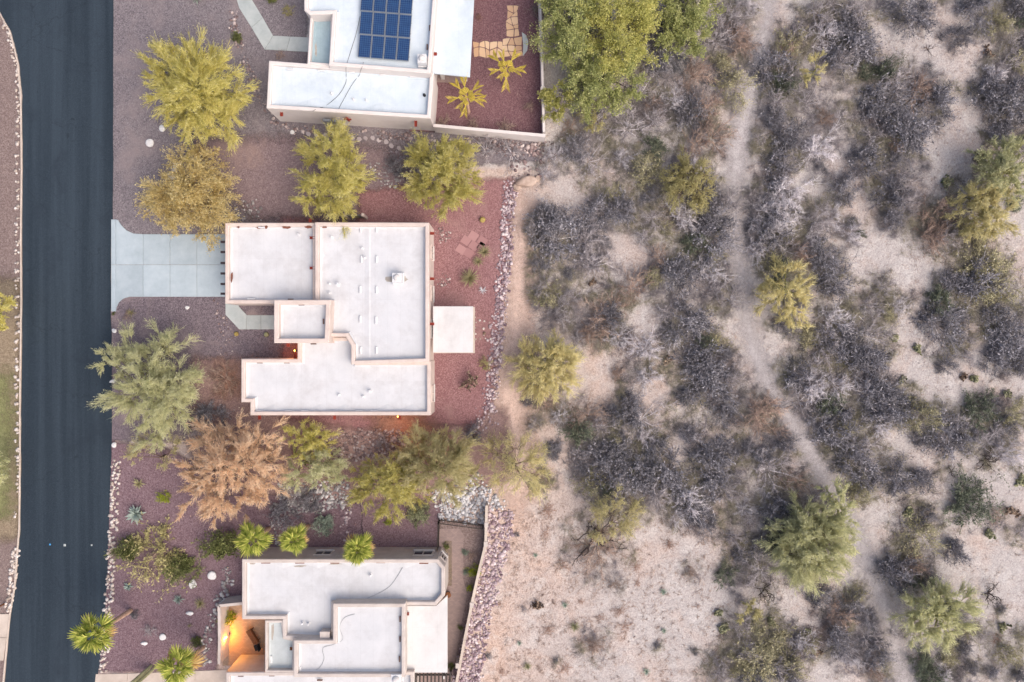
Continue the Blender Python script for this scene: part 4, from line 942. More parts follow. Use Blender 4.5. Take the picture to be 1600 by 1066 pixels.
for i, (x, y, rx, ry) in enumerate([(480, 335, 12, 1.5), (640, 325, 18, 1.2), (1000, 318, 16, 1.2), (230, 322, 8, 2)]): blob_stain(dH, H3, *ZS(x, y), rx, ry, rH+0.008, 80+i, 'grime', 'water_stain')
for x in (390, 565, 760, 1000): cricket(dH, H3, [ZS(x, 312), ZS(x+85, 316), ZS(x, 348), ZS(x-85, 316)], rH+0.004, 0.10, W3)
# windows in the wall facing up the picture
wy = P2(0, ZS(0, 300)[1], zH)[1]-H3.location[1]
def wx(px, z): return P2(px, 0, z)[0]-H3.location[0]
window(H3, (wx(516, 2.0), wy), (wx(491, 2.0), wy), 1.2, 2.1, fm='stucco_s'); window(H3, (wx(675, 2.0), wy), (wx(646, 2.0), wy), 1.2, 2.2, fm='stucco_s')
a_ = local(H3, *ZS(1165, 300), zH); c_ = local(H3, *ZS(1200, 340), zH)
m0 = ((a_[0]*0.2+c_[0]*0.8), (a_[1]*0.2+c_[1]*0.8)); m1 = ((a_[0]*0.8+c_[0]*0.2), (a_[1]*0.8+c_[1]*0.2))
window(H3, m0, m1, 1.1, 2.2, fm='stucco_s')
for x in (290, 665, 1145): 
    c = local(H3, *ZS(x, 284), 1.9); canale(H3, *ZS(x, 286), 2.1, False, 0.3, 'stucco_s')
zs = lambda pts: [P(*ZS(x, y), z) for x, y, z in pts]
cable('thin grey cable curving over the wing roof behind the palms', zs([(990, 340, 2.68), (960, 390, 2.67), (920, 440, 2.67), (860, 475, 2.67), (800, 500, 2.67)]), 0.014, mat='greymetal')
cable('thin grey cable looping across the upper roof of the grey house', zs([(750, 575, 3.27), (700, 592, 3.27), (674, 640, 3.27), (690, 700, 3.27), (640, 728, 3.27), (590, 745, 3.27), (596, 800, 3.27), (570, 845, 3.27), (535, 858, 3.27)]), 0.014, mat='greymetal')
# slatted pergola at the corner of the roof
pg = thing('pergola', 'dark slatted pergola beside the white patio cover', 'pergola', P(677, 1075, 0))
for k in range(10):
    c = P(*ZS(1056+k*19, 905), 2.4); b = MB(); b.box((c[0]-pg.location[0], c[1]-pg.location[1]-0.2, 2.4), 0.05, 0.9, 0.07); b.build('slat', MT['bronze'], pg)
for y in (878, 960):
    a = P(*ZS(1050, y), 2.25); c = P(*ZS(1236, y), 2.25); b = MB(); b.box(((a[0]+c[0])/2-pg.location[0], a[1]-pg.location[1], 2.265), (c[0]-a[0])/2, 0.05, 0.065); b.build('beam', MT['bronze'], pg)
for x in (1060, 1228):
    for y in (878, 960):
        c = P(*ZS(x, y), 1.1); b = MB(); b.box((c[0]-pg.location[0], c[1]-pg.location[1], 1.1), 0.05, 0.05, 1.1); b.build('post', MT['bronze'], pg)
# boundary wall of the walled yard with rail panels
wall_run('boundary_wall', 'low stucco boundary wall between paved yard and purple rock slope', [(760.5, 790), (759, 850), (748, 895), (737, 945), (726, 1000), (712, 1075)], 1.1, 0.16, MT['stucco_s'], cap=MT['walk_s'], pil=[(760, 820), (759, 850), (737, 945), (715, 1040)])
fence = thing('metal_fence', 'low black metal fence enclosing the paved yard corner', 'fence', P(688, 815))
fo_ = np.array(fence.location)
runs = [((687, 812), (754, 821)), ((687, 812), (685, 860))]
for a0, a1 in runs:
    a = np.array(P(*a0)); c = np.array(P(*a1)); L = np.linalg.norm(c-a); ang = math.atan2(c[1]-a[1], c[0]-a[0])
    for zz in (0.15, 1.15):
        b = MB(); m = (a+c)/2-fo_; b.box((m[0], m[1], zz), L/2, 0.03, 0.03, ang); b.build('rail', MT['bronze'], fence)
    n = int(L/0.14); b = MB()
    for k in range(n+1):
        p = a+(c-a)*k/n-fo_; b.box((p[0], p[1], 0.62), 0.012, 0.012, 0.6)
    stuff(b.build('pickets', MT['bronze'], fence))
    for k in (0, 1):
        p = a+(c-a)*k-fo_; b = MB(); b.box((p[0]+0.01*k, p[1]-0.01, 0.65), 0.04, 0.04, 0.65); b.build('post', MT['bronze'], fence)
# courtyard
wall_run('courtyard_wall', 'pink stucco courtyard wall lit by a warm lantern', [(381, 943), (342, 947), (343, 1000), (342, 1038)], 1.7, 0.22, MT['stucco_s'])
lan = thing('lantern', 'glowing garden lantern in the paved courtyard', 'lamp', P(358, 990, 0))
b = MB(); b.tube([(0, 0, 0), (0, 0, 0.57)], 0.035, 8); b.tube([(0, 0, 0), (0, 0, 0.06)], 0.12, 10); b.build('post', MT['bronze'], lan)
gm = NT('lamp_glow'); gm.b.inputs['Emission Color'].default_value = (1.0, 0.50, 0.08, 1); gm.b.inputs['Emission Strength'].default_value = 9.0; MT['glow'] = gm.done(rgb(255, 210, 120), 0.4)
b = MB(); b.tube([(0, 0, 0.56), (0, 0, 0.6), (0, 0, 0.74), (0, 0, 0.82)], [0.05, 0.10, 0.12, 0.04], 10); b.build('bulb_glass', MT['glow'], lan)
def lamp_light(root, z, power, col, rad=0.12, dx=0, dy=0):
    l = bpy.data.lights.new('lamp_light', 'POINT'); l.energy = power; l.color = col; l.shadow_soft_size = rad
    o = bpy.data.objects.new('lamp_light', l); o.location = (dx, dy, z); link(o, root)
lamp_light(lan, 0.98, 1050, (1.0, 0.38, 0.035))
def wall_lamp(label, px, py, z, power, dx=0, dy=-1):
    p = P(px, py, z); t = thing('wall_lamp', label, 'lamp', (p[0], p[1], z))
    b = MB(); b.box((-dx*0.10, -dy*0.10, 0), 0.07, 0.07, 0.11); b.build('bracket', MT['bronze'], t)
    b = MB(); b.tube([(0, 0, -0.14), (0, 0, -0.10), (0, 0, 0.06), (0, 0, 0.1)], [0.04, 0.07, 0.07, 0.03], 10); b.build('bulb_glass', MT['glow'], t)
    lamp_light(t, -0.22, power, (1.0, 0.36, 0.08), 0.08, dx*0.1, dy*0.1)
ys = P2(0, ZM(0, 972)[1], zD)[1]
def wl_px(x, z): return 800 + x*PPM/(1-z/CAM_H)
wall_lamp('small glowing lamp on the lower wall of the pink house', 622, 533-(ys-0.17)*PPM/(1-1.9/CAM_H), 1.9, 38)
wall_lamp('small glowing lamp in the entry corner of the pink house', 461, 548, 2.0, 30, -1, -0.0)
# courtyard bench and chair
bn = thing('bench', 'brown wooden bench set at an angle in the lit courtyard', 'bench', P(398, 991)); ba = math.radians(-58)
def brot(x, y): return (x*math.cos(ba)-y*math.sin(ba), x*math.sin(ba)+y*math.cos(ba))
for k in range(4):
    x, y = brot(0, -0.21+k*0.14); b = MB(); b.box((x, y, 0.45), 0.62, 0.06, 0.02, ba); b.build('seat_slat', MT['wood'], bn)
for sx in (-1, 1):
    for sy in (-1, 1):
        x, y = brot(sx*0.52, sy*0.2); b = MB(); b.box((x, y, 0.215), 0.035, 0.035, 0.215, ba); b.build('leg', MT['wood'], bn)
for k in range(2):
    x, y = brot(0, 0.29); b = MB(); b.box((x, y, 0.62+k*0.16), 0.62, 0.02, 0.06, ba); b.build('back_slat', MT['wood'], bn)
for sx in (-1, 1):
    x, y = brot(sx*0.52, 0.29-0.045); b = MB(); b.box((x, y, 0.64), 0.03, 0.024, 0.22, ba); b.build('back_post', MT['wood'], bn)
def chair(label, px, py, a):
    t = thing('patio_chair', label, 'chair', P(px, py)); t.rotation_euler = (0, 0, a)
    b = MB(); b.box((0, 0, 0.43), 0.24, 0.24, 0.03); b.build('seat', MT['black'], t)
    b = MB(); b.box((0, 0.235, 0.70), 0.24, 0.025, 0.24); b.build('backrest', MT['black'], t)
    for sx in (-1, 1):
        for sy in (-1, 1): b = MB(); b.box((sx*0.2, sy*0.2, 0.2), 0.02, 0.02, 0.2); b.build('leg', MT['greymetal'], t)
chair('dark patio chair at the house wall beside the courtyard bench', 405, 1008, -1.2); chair('dark patio chair further along the house wall in the courtyard', 407, 1028, -1.6)
pot = thing('flower_pot', 'pair-handled clay pot of foliage beside the yard paving', 'pot', P(701, 927))
b = MB(); b.tube([(0, 0, 0), (0, 0, 0.05), (0, 0, 0.38), (0, 0, 0.42)], [0.13, 0.15, 0.22, 0.24], 14); b.build('vessel', MT['wood'], pot)
tag(cable('thin black irrigation hose lying across the mauve side gravel', [P(x, y, .035) for x, y in ((563, 790), (566, 806), (565, 822), (568, 834))] , .018, 'garden_hose'), 'thin black irrigation hose lying across the mauve side gravel', 'hose')
gt = thing('side_gate', 'grey side gate behind the tall narrow tree at the pink house', 'gate', P(559, 341))
for sx in (-.72, .72): b = MB(); b.box((sx, 0, .75), .09, .12, .75); b.build('gate_post', MT['stucco_m'], gt)
for k in range(8): b = MB(); b.box((-.56+k*.16, 0, .75), .07, .02, .68); b.build('board', MT['greymetal'], gt)
# road fittings
def marker(label, px, py, mat, r=0.06):
    b = MB(); c = P(px, py, 0.03); b.box(c, r, r, 0.012, 0, 0, 0.7); tag(b.build('road_marker', mat), label, 'road marker')
MT['blue'] = plain('blue_reflector', rgb(70, 150, 210), rgb(90, 170, 225), 9, 0.3)
marker('small blue reflector on the dark asphalt', 78, 851, MT['blue'], 0.07)
marker('square pale survey mark in the middle of the asphalt', 101, 852, MT['walk'], 0.10); marker('round pale survey mark towards the stone edged side of asphalt', 143, 852, MT['walk'], 0.07)
mb = thing('mailbox', 'black mailbox on a post at the stone band across the road', 'mailbox', P(8, 943))
b = MB(); b.box((0, 0, 0.5), 0.05, 0.05, 0.5); b.build('post', MT['wood'], mb)
b = MB(); b.box((0, 0, 1.06), 0.26, 0.10, 0.06); b.tube([(-0.26, 0, 1.12), (0.26, 0, 1.12)], 0.10, 12); b.build('box', MT['black'], mb)

# ------------------------------------------------------------------ vegetation
def nrm(a): return a/np.maximum(1e-9, np.linalg.norm(a, axis=-1, keepdims=True))
class Veg:
    def __init__(s): s.V = []; s.T = []; s.Q = []; s.mt = []; s.mq = []; s.n = 0
    def add(s, V, T=None, Q=None, m=0):
        s.V.append(V)
        if T is not None: s.T.append(T+s.n); s.mt.append(np.full(len(T), m))
        if Q is not None: s.Q.append(Q+s.n); s.mq.append(np.full(len(Q), m))
        s.n += len(V)
    def twigs(s, p, d, L, w, m=0):
        """3 sided tapering twigs"""
        n = len(p)
        if n == 0: return
        a = nrm(np.cross(d, np.array([0.31, 0.17, 0.93]))); b = np.cross(d, a); w = np.broadcast_to(np.asarray(w), (n,))[:, None]
        V = np.stack([p+a*w, p+(-0.5*a+0.87*b)*w, p+(-0.5*a-0.87*b)*w, p+d*L[:, None]], 1).reshape(-1, 3)
        i = np.arange(n)[:, None]*4
        T = np.concatenate([i+np.array([[0, 1, 3]]), i+np.array([[1, 2, 3]]), i+np.array([[2, 0, 3]])])
        s.add(V, T=T, m=m)
    def leaves(s, p, d, L, w, r, m=0):
        n = len(p)
        if n == 0: return
        u = nrm(np.cross(d, r.randn(n, 3))); L = np.broadcast_to(np.asarray(L), (n,))[:, None]; w = np.broadcast_to(np.asarray(w), (n,))[:, None]
        V = np.stack([p, p+d*L*0.5+u*w, p+d*L, p+d*L*0.5-u*w], 1).reshape(-1, 3)
        s.add(V, Q=np.arange(n)[:, None]*4+np.array([[0, 1, 2, 3]]), m=m)
    def mesh(s, name, mats):
        V = np.concatenate(s.V)
        return np_mesh(name, V, np.concatenate(s.T) if s.T else None, np.concatenate(s.Q) if s.Q else None, mats, np.concatenate(s.mt) if s.T else None, np.concatenate(s.mq) if s.Q else None)
def grow(r, p, d, L, n, t0, t1, spread, l0, l1, up=0.0):
    m = len(p); t = r.uniform(t0, t1, (m, n)); q = p[:, None]+d[:, None]*(L[:, None]*t)[..., None]
    dd = nrm(d[:, None]+spread*r.randn(m, n, 3)+np.array([0, 0, up])); LL = L[:, None]*r.uniform(l0, l1, (m, n))
    return q.reshape(-1, 3), dd.reshape(-1, 3), LL.ravel()
def clipz(p, d, L, z=0.02):
    """keep twigs above the ground"""
    e = p+d*L[:, None]; k = (p[:, 2] > z) & (e[:, 2] > z); return p[k], d[k], L[k]

KIND = {   # limbs per m2 of lobe, then twigs per twig, spreads, leaves per twig, leaf size, twig width, foliage, bark
 'pv':   dict(n1=2.5, n2=15, n3=10, s1=.70, s2=.32, s3=.33, up=.14, lf=.7, ls=.085, w=.0125, f='f_pv', b='bark_green'),
 'pvg':  dict(n1=2.5, n2=15, n3=10, s1=.70, s2=.32, s3=.33, up=.14, lf=.7, ls=.085, w=.0125, f='f_pvg', b='bark_green'),
 'gold': dict(n1=2.1, n2=10, n3=7, s1=.9, s2=.55, s3=.65, up=.1, lf=2.0, ls=.11, w=.010, f='f_gold', b='bark'),
 'tan':  dict(n1=2.6, n2=16, n3=9, s1=.65, s2=.29, s3=.32, up=.12, lf=0.4, ls=.09, w=.015, f='f_tan', b='bark'),
 'mesq': dict(n1=2.3, n2=11, n3=7, s1=.9, s2=.5, s3=.65, up=.15, lf=2.2, ls=.13, w=.009, f='f_mesq', b='bark_dark'),
 'mesqy':dict(n1=2.3, n2=11, n3=7, s1=.9, s2=.5, s3=.65, up=.15, lf=2.2, ls=.12, w=.009, f='f_mesqy', b='bark_dark'),
 'oliv': dict(n1=3, n2=9, n3=7, s1=.7, s2=.45, s3=.55, up=.1, lf=1.0, ls=.08, w=.012, f='f_oliv', b='bark'),
 'sage': dict(n1=2.3, n2=15, n3=10, s1=.70, s2=.34, s3=.35, up=.13, lf=0.4, ls=.085, w=.0125, f='f_sage', b='bark_green'),
 'sparse':dict(n1=1.9, n2=9, n3=7, s1=.7, s2=.42, s3=.45, up=.1, lf=0.6, ls=.08, w=.012, f='f_sage', b='bark'),
}
def ring_lobes(px, py, R0, n, seed, h):
    r = random.Random(seed); out = []; a0 = r.uniform(0, 6.28)
    for k in range(n):
        a = a0+2*math.pi*k/n+r.uniform(-.25, .25); q = R0*r.uniform(.48, .68)
        out.append((px+math.cos(a)*q, py+math.sin(a)*q, R0*r.uniform(.38, .54), r.uniform(.52, .72)))
    for k in range(max(2, n//3)):
        a = r.uniform(0, 6.28); q = R0*r.uniform(.05, .28); out.append((px+math.cos(a)*q, py+math.sin(a)*q, R0*r.uniform(.36, .46), r.uniform(.78, .92)))
    return out
def tree(name, label, kind, base, lobes, h, seed, group=None, cat='tree', dens=1.0, trunk_r=0.14):
    K = KIND[kind]; r = np.random.RandomState(seed); bx, by, _ = P(*base)
    root = thing(name, label, cat, (bx, by, 0), group); B0 = np.array([bx, by, 0.0])
    tr = MB(); v = Veg(); fork = np.array([r.uniform(-.1, .1), r.uniform(-.1, .1), h*r.uniform(.12, .2)])
    tr.tube([(0, 0, -0.05), (0, 0, 0.15), tuple(fork)], [trunk_r*1.35, trunk_r*1.05, trunk_r*.9], 8)
    Pb, Db, Lb = [], [], []
    for (lx, ly, lr, zf) in lobes:
        c = np.array(P(lx, ly, h*zf))-B0; Rm = lr/PPM
        st = fork*r.uniform(.75, 1.0); mid = st*.45+c*.55+np.array([*r.uniform(-.15, .15, 2)*Rm, h*.07*r.uniform(-.5, 1)])
        ql = st*.75+mid*.25+r.uniform(-.05, .05, 3); tl = trunk_r*r.uniform(.4, .6)
        tr.tube([tuple(st), tuple(ql), tuple(mid), tuple(c)], [tl, tl*.85, tl*.6, tl*.18], 6)
        n1 = max(6, int(K['n1']*dens*math.pi*Rm*Rm*1.05)); t = r.uniform(.25, 1.0, n1)[:, None]
        p = np.where(t < .5, mid*(1-t)+ (mid*.5+c*.5)*t, mid*(1-t)+c*t)
        p = p + r.randn(n1, 3)*Rm*np.array([.16, .16, .10])
        out = nrm(c*np.array([1, 1, .35])+1e-6)
        d = nrm(out[None]*.75+r.randn(n1, 3)*K['s1']*np.array([1.25, 1.25, .7])+np.array([0, 0, K['up']+.12]))
        L = Rm*r.uniform(.55, 1.0, n1); Pb.append(p); Db.append(d); Lb.append(L)
    p, d, L = np.concatenate(Pb), np.concatenate(Db), np.concatenate(Lb)
    p, d, L = clipz(p, d, L, 0.15); v.twigs(p, d, L, K['w']*1.7, 1)
    p2, d2, L2 = clipz(*grow(r, p, d, L, K['n2'], .35, 1.0, K['s2'], .30, .60, K['up']), 0.08); v.twigs(p2, d2, L2, K['w']*1.05)
    p3, d3, L3 = clipz(*grow(r, p2, d2, L2, K['n3'], .1, 1.0, K['s3'], .35, .75, K['up']*.5), 0.05); v.twigs(p3, d3, L3, K['w'])
    nl = int(len(p3)*K['lf'])
    if nl:
        i = r.randint(0, len(p3), nl); t = r.uniform(.3, 1.0, nl)[:, None]
        v.leaves(p3[i]+d3[i]*L3[i][:, None]*t, nrm(d3[i]+.7*r.randn(nl, 3)), K['ls']*r.uniform(.7, 1.5, nl), K['ls']*.30, r)
    tr.build('trunk', MT[K['b']], root, smooth=True)
    link(bpy.data.objects.new('crown', v.mesh('crown', [MT[K['f']], MT[K['b']]])), root)
    return root

PVT = 'palo_verde_tree'
tree(PVT, 'big feathery yellow green tree on grey gravel between road and white house', 'pv', (318, 152),
     [(268, 112, 36, .62), (300, 92, 32, .66), (335, 110, 36, .7), (372, 152, 30, .6), (365, 178, 26, .55), (345, 195, 34, .6), (300, 185, 36, .66), (268, 158, 30, .62), (312, 140, 40, .9), (245, 128, 24, .5), (330, 165, 34, .85), (290, 215, 24, .45), (300, 120, 30, .85)], 5.2, 1, dens=1.0)
tree('mesquite_tree', 'golden yellow leafy tree over the corner of the concrete driveway', 'gold', (300, 290),
     [(262, 300, 34, .6), (250, 325, 30, .5), (290, 262, 28, .6), (320, 255, 30, .6), (335, 290, 32, .62), (330, 330, 36, .66), (295, 325, 36, .7), (305, 290, 36, .85), (325, 365, 24, .5), (272, 350, 24, .5), (318, 232, 20, .5)], 4.6, 2, dens=1.1)
tree(PVT, 'tall narrow yellow green tree between the two flat roofed houses', 'pv', (520, 275),
     [(520, 222, 32, .66), (495, 248, 28, .62), (545, 258, 28, .6), (500, 285, 32, .72), (530, 280, 34, .9), (485, 312, 24, .5), (525, 318, 32, .62), (556, 288, 22, .5), (545, 325, 22, .5), (515, 250, 28, .85)], 5.0, 3, dens=1.15)
tree(PVT, 'round yellow tree at the end of the stepping stones', 'pv', (690, 272), ring_lobes(690, 270, 60, 9, 14, 1), 4.4, 4, dens=1.25)
tree(PVT, 'spreading pale green tree reaching out over the road edge', 'pvg', (240, 610),
     [(160, 556, 22, .5), (190, 565, 24, .55), (205, 540, 26, .5), (258, 540, 32, .6), (230, 575, 30, .7), (285, 590, 32, .64), (300, 600, 20, .55), (265, 615, 34, .85), (205, 618, 30, .55), (180, 620, 18, .4), (245, 650, 32, .7), (275, 640, 28, .65), (225, 600, 30, .85), (250, 680, 24, .5)], 4.8, 5, dens=1.15)
tree(PVT, 'half bare green tree with open yellow branches at the road edge', 'sparse', (258, 712),
     [(215, 702, 22, .6), (240, 690, 20, .7), (205, 715, 14, .5), (270, 698, 20, .6), (255, 722, 16, .6)], 2.8, 6, dens=1.3, trunk_r=0.09)
tree('dry_tree', 'dry tan tree with feathery brown crown beside the pink house', 'tan', (370, 735),
     [(330, 690, 30, .55), (365, 680, 32, .6), (405, 690, 32, .62), (430, 715, 26, .55), (425, 750, 26, .5), (395, 770, 30, .6), (350, 775, 32, .58), (310, 755, 28, .5), (300, 730, 24, .48), (345, 730, 36, .85), (385, 725, 34, .88), (335, 800, 24, .45), (295, 785, 20, .4), (385, 800, 16, .4)], 4.6, 7, dens=1.05)
tree(PVT, 'leaning yellow green tree under the lower wall of the pink house', 'pv', (462, 712),
     [(470, 672, 22, .6), (495, 675, 24, .62), (505, 690, 20, .6), (475, 695, 20, .7), (452, 680, 14, .5)], 3.6, 8, dens=1.3)
tree(PVT, 'low green tree spreading over grey rocks beside the dry tree', 'pvg', (478, 722),
     [(465, 740, 22, .5), (492, 728, 26, .7), (520, 722, 24, .6), (535, 738, 18, .5), (505, 748, 22, .5), (482, 712, 16, .6)], 3.2, 9, dens=1.2)
tree(PVT, 'yellow green leafy tree in the side yard beside the round grey bush', 'pv', (605, 755),
     [(570, 770, 28, .55), (620, 725, 22, .6), (585, 725, 18, .5), (650, 770, 24, .55), (590, 745, 26, .65), (615, 750, 30, .85), (635, 765, 26, .6), (605, 782, 30, .55), (640, 742, 24, .6), (565, 745, 18, .45)], 3.9, 10, dens=1.1)
tree(PVT, 'pale grey green tree over the pale rock bed', 'sage', (682, 730),
     [(650, 700, 30, .6), (680, 690, 26, .6), (710, 705, 30, .65), (725, 730, 24, .55), (690, 730, 36, .9), (655, 735, 28, .7), (700, 755, 28, .6), (660, 685, 20, .5), (735, 745, 20, .5), (630, 715, 24, .55), (700, 685, 20, .5)], 4.4, 11, dens=1.1)
tree(PVT, 'thin see-through green tree where the sand meets the rock slope', 'sparse', (803, 725),
     [(775, 705, 30, .55), (805, 700, 30, .6), (830, 720, 30, .55), (805, 735, 36, .85), (780, 745, 26, .5), (825, 760, 30, .5), (845, 745, 22, .45)], 4.0, 12, dens=1.0)
tree(PVT, 'pale yellow tree standing alone on sand facing the patio cover', 'sage', (852, 572), ring_lobes(853, 572, 55, 10, 31, 1), 2.9, 13, dens=1.0)
tree(PVT, 'straw yellow tree beside the sandy trail', 'sage', (1225, 455), [(1200, 440, 22, .6), (1228, 420, 24, .6), (1245, 445, 22, .6), (1225, 455, 28, .9), (1205, 475, 22, .5), (1235, 485, 26, .6), (1240, 508, 20, .5), (1255, 465, 18, .5)], 2.9, 14, dens=1.1)
tree(PVT, 'wide bright green tree beside the lower sandy trail', 'pvg', (1265, 838), ring_lobes(1262, 848, 66, 11, 41, 1), 3.1, 15, dens=0.85)
tree(PVT, 'thin green tree leaning across the sandy trail', 'pvg', (1305, 790), [(1305, 770, 22, .7), (1318, 795, 22, .7), (1322, 825, 22, .6), (1290, 760, 14, .5), (1325, 850, 18, .5)], 2.7, 16, dens=0.8)
tree(PVT, 'round soft green tree east of the trail bottom among grey scrub', 'pvg', (1458, 952), ring_lobes(1458, 955, 54, 9, 51, 1), 2.9, 17, dens=0.85)
tree(PVT, 'large yellow tree with green side next to prickly pear clumps', 'sage', (1540, 330), ring_lobes(1532, 330, 54, 9, 61, 1), 3.0, 18, dens=1.0)
tree(PVT, 'large green tree behind the yellow tree by the prickly pears', 'pvg', (1575, 270), ring_lobes(1575, 262, 56, 9, 62, 1), 3.2, 19, dens=0.85)
tree('mesquite_tree', 'olive yellow mesquite in the grey thicket west of the trail', 'oliv', (1075, 290), ring_lobes(1075, 285, 46, 8, 71, 1), 2.9, 20, dens=1.2)
MS = 'mesquite_tree'
tree(MS, 'dense green mesquite against the thin white yard wall', 'mesq', (880, 60), [(865, 20, 30, .6), (862, 60, 28, .55), (890, 45, 34, .8), (875, 85, 26, .55), (905, 10, 30, .7), (895, 75, 28, .7), (862, -10, 26, .6), (890, -30, 34, .8)], 5.6, 21, dens=0.75)
tree(MS, 'dense yellow green mesquite, largest crown in the green grove', 'mesqy', (950, 70), [(930, 25, 34, .7), (965, 15, 36, .75), (992, 40, 34, .6), (975, 78, 34, .75), (942, 85, 32, .8), (996, 78, 28, .55), (955, -20, 36, .8), (1008, -5, 34, .6), (1005, 15, 26, .6)], 6.0, 22, dens=0.8)
tree(MS, 'open green mesquite bridging the grove and the loose mesquite', 'mesq', (1035, 40), [(1030, 20, 26, .6), (1048, 50, 26, .6), (1040, 75, 22, .5), (1065, 40, 22, .6)], 4.0, 32, dens=0.8)
tree(MS, 'green mesquite at the lower end of the green grove', 'mesq', (935, 130), [(915, 115, 30, .7), (945, 120, 32, .8), (975, 112, 30, .6), (925, 150, 30, .55), (960, 150, 28, .5), (898, 130, 24, .5), (985, 140, 22, .5), (915, 175, 20, .45)], 4.8, 23, dens=0.8)
tree(MS, 'small bright yellow mesquite leaning over the white yard wall', 'mesqy', (868, 158), [(860, 150, 18, .6), (878, 148, 18, .7), (868, 170, 18, .6), (872, 185, 12, .5)], 3.0, 24, dens=1.3, trunk_r=.08)
tree(MS, 'loose green mesquite beyond the grove with grey scrub below', 'mesq', (1085, 35), [(1065, 20, 28, .6), (1090, 10, 28, .7), (1080, 50, 26, .6), (1070, 75, 24, .5), (1110, 5, 24, .6), (1060, -15, 26, .6)], 4.4, 25, dens=0.8)
tree(MS, 'tiny olive mesquite under the end of the grove', 'oliv', (925, 185), [(918, 180, 16, .6), (935, 190, 16, .6), (925, 200, 14, .5)], 2.2, 26, dens=1.3, trunk_r=.06)
tree(PVT, 'small pale yellow tree in the grey scrub near the trail top', 'sage', (1272, 112), [(1275, 100, 14, .7), (1265, 118, 16, .7), (1258, 132, 10, .5)], 2.2, 27, dens=1.5, trunk_r=.06)
tree(PVT, 'see-through olive tree beside a dark leafless tree on sand', 'sparse', (955, 815), [(945, 800, 28, .6), (970, 825, 28, .7), (985, 800, 24, .5), (960, 780, 20, .5), (935, 830, 22, .5)], 3.2, 28, dens=1.5, trunk_r=.07)
tree(PVT, 'small yellow tree west of the trail in the lower thicket', 'sage', (1172, 950), [(1168, 945, 16, .7), (1180, 958, 14, .6), (1160, 962, 12, .5)], 2.2, 29, dens=1.3, trunk_r=.06)
tree(PVT, 'bright green tree at the verge across from the driveway', 'pv', (0, 482), [(5, 465, 18, .7), (-10, 480, 24, .8), (6, 495, 20, .7), (0, 515, 16, .5)], 3.6, 30, dens=1.1)
tree(PVT, 'green tree at the verge across from the stone band', 'pvg', (-4, 728), [(4, 715, 16, .7), (-10, 735, 22, .8), (6, 745, 14, .6)], 3.4, 31, dens=1.0)

# bushes of the yards
BK = {
 'g': dict(st=13, n2=8, n3=7, n4=0, s2=.62, s3=.75, w=.013, up=.1, m='b_grey', name='bare_bush', word='grey leafless bush'),
 'd': dict(st=17, n2=9, n3=9, n4=1, s2=.60, s3=.75, w=.013, up=.1, m='b_dark', name='bare_bush', word='dark leafless bush'),
 'p': dict(st=14, n2=9, n3=8, n4=0, s2=.62, s3=.78, w=.014, up=.15, m='b_pale', name='bare_bush', word='silvery leafless bush'),
 'b': dict(st=13, n2=8, n3=8, n4=0, s2=.62, s3=.75, w=.013, up=.1, m='b_brown', name='bare_bush', word='brown leafless bush'),
 'o': dict(st=14, n2=8, n3=8, n4=1, s2=.65, s3=.8, w=.012, up=.1, m='b_olive', name='scrub_bush', word='olive grey scrub bush'),
 'c': dict(st=16, n2=8, n3=7, n4=3, s2=.55, s3=.7, w=.011, up=.15, m='f_creo', name='creosote_bush', word='green creosote bush'),
 'r': dict(st=16, n2=6, n3=5, n4=0, s2=.7, s3=.8, w=.010, up=.05, m='b_rust', name='dry_weed', word='low rusty dry weed'),
 'dk': dict(st=18, n2=8, n3=7, n4=4, s2=.6, s3=.8, w=.009, up=.15, m='f_dkgr', name='leafy_bush', word=''),
 'sv': dict(st=18, n2=8, n3=7, n4=4, s2=.6, s3=.8, w=.009, up=.2, m='f_silver', name='leafy_bush', word=''),
 'gg': dict(st=18, n2=8, n3=7, n4=4, s2=.6, s3=.8, w=.009, up=.2, m='f_grgr', name='leafy_bush', word=''),
 'lm': dict(st=16, n2=7, n3=6, n4=4, s2=.5, s3=.7, w=.010, up=.2, m='f_lime', name='leafy_bush', word=''),
 'ol': dict(st=14, n2=8, n3=7, n4=2, s2=.6, s3=.7, w=.009, up=.1, m='f_oliv', name='scrub_bush', word=''),
}
def bush_mesh(k, seed):
    """unit radius bush, about 0.9 high"""
    K = BK[k]; r = np.random.RandomState(seed); v = Veg(); n = K['st']
    a = np.linspace(0, 2*np.pi, n, endpoint=False)+r.uniform(-.3, .3, n); el = r.uniform(.12, 1.35, n)
    d = np.stack([np.cos(a)*np.cos(el), np.sin(a)*np.cos(el), np.sin(el)], -1); lop = 1+.25*np.cos(a-r.uniform(0, 6.28))
    L = r.uniform(.5, .85, n)*lop; p = np.stack([np.cos(a)*.05, np.sin(a)*.05, np.full(n, -.02)], -1)
    w = K['w']
    v.twigs(p, d, L, w*1.7, 1)
    p2, d2, L2 = clipz(*grow(r, p, d, L, K['n2'], .25, 1.0, K['s2'], .35, .7, K['up']), .02); v.twigs(p2, d2, L2, w*.85)
    p3, d3, L3 = clipz(*grow(r, p2, d2, L2, K['n3'], .2, 1.0, K['s3'], .35, .75, K['up']*.5), .01); v.twigs(p3, d3, L3, w*.62)
    if K['n4']:
        nl = len(p3)*K['n4']; i = r.randint(0, len(p3), nl); t = r.uniform(.2, 1, nl)[:, None]
        v.leaves(p3[i]+d3[i]*L3[i][:, None]*t, nrm(d3[i]+.9*r.randn(nl, 3)), .075*r.uniform(.7, 1.4, nl), .022, r)
    return v.mesh(BK[k]['name'], [MT[K['m']], MT[{'g': 'b_pale', 'd': 'b_grey', 'p': 'b_pale', 'b': 'b_brown', 'o': 'b_grey'}.get(k, K['m'])]])
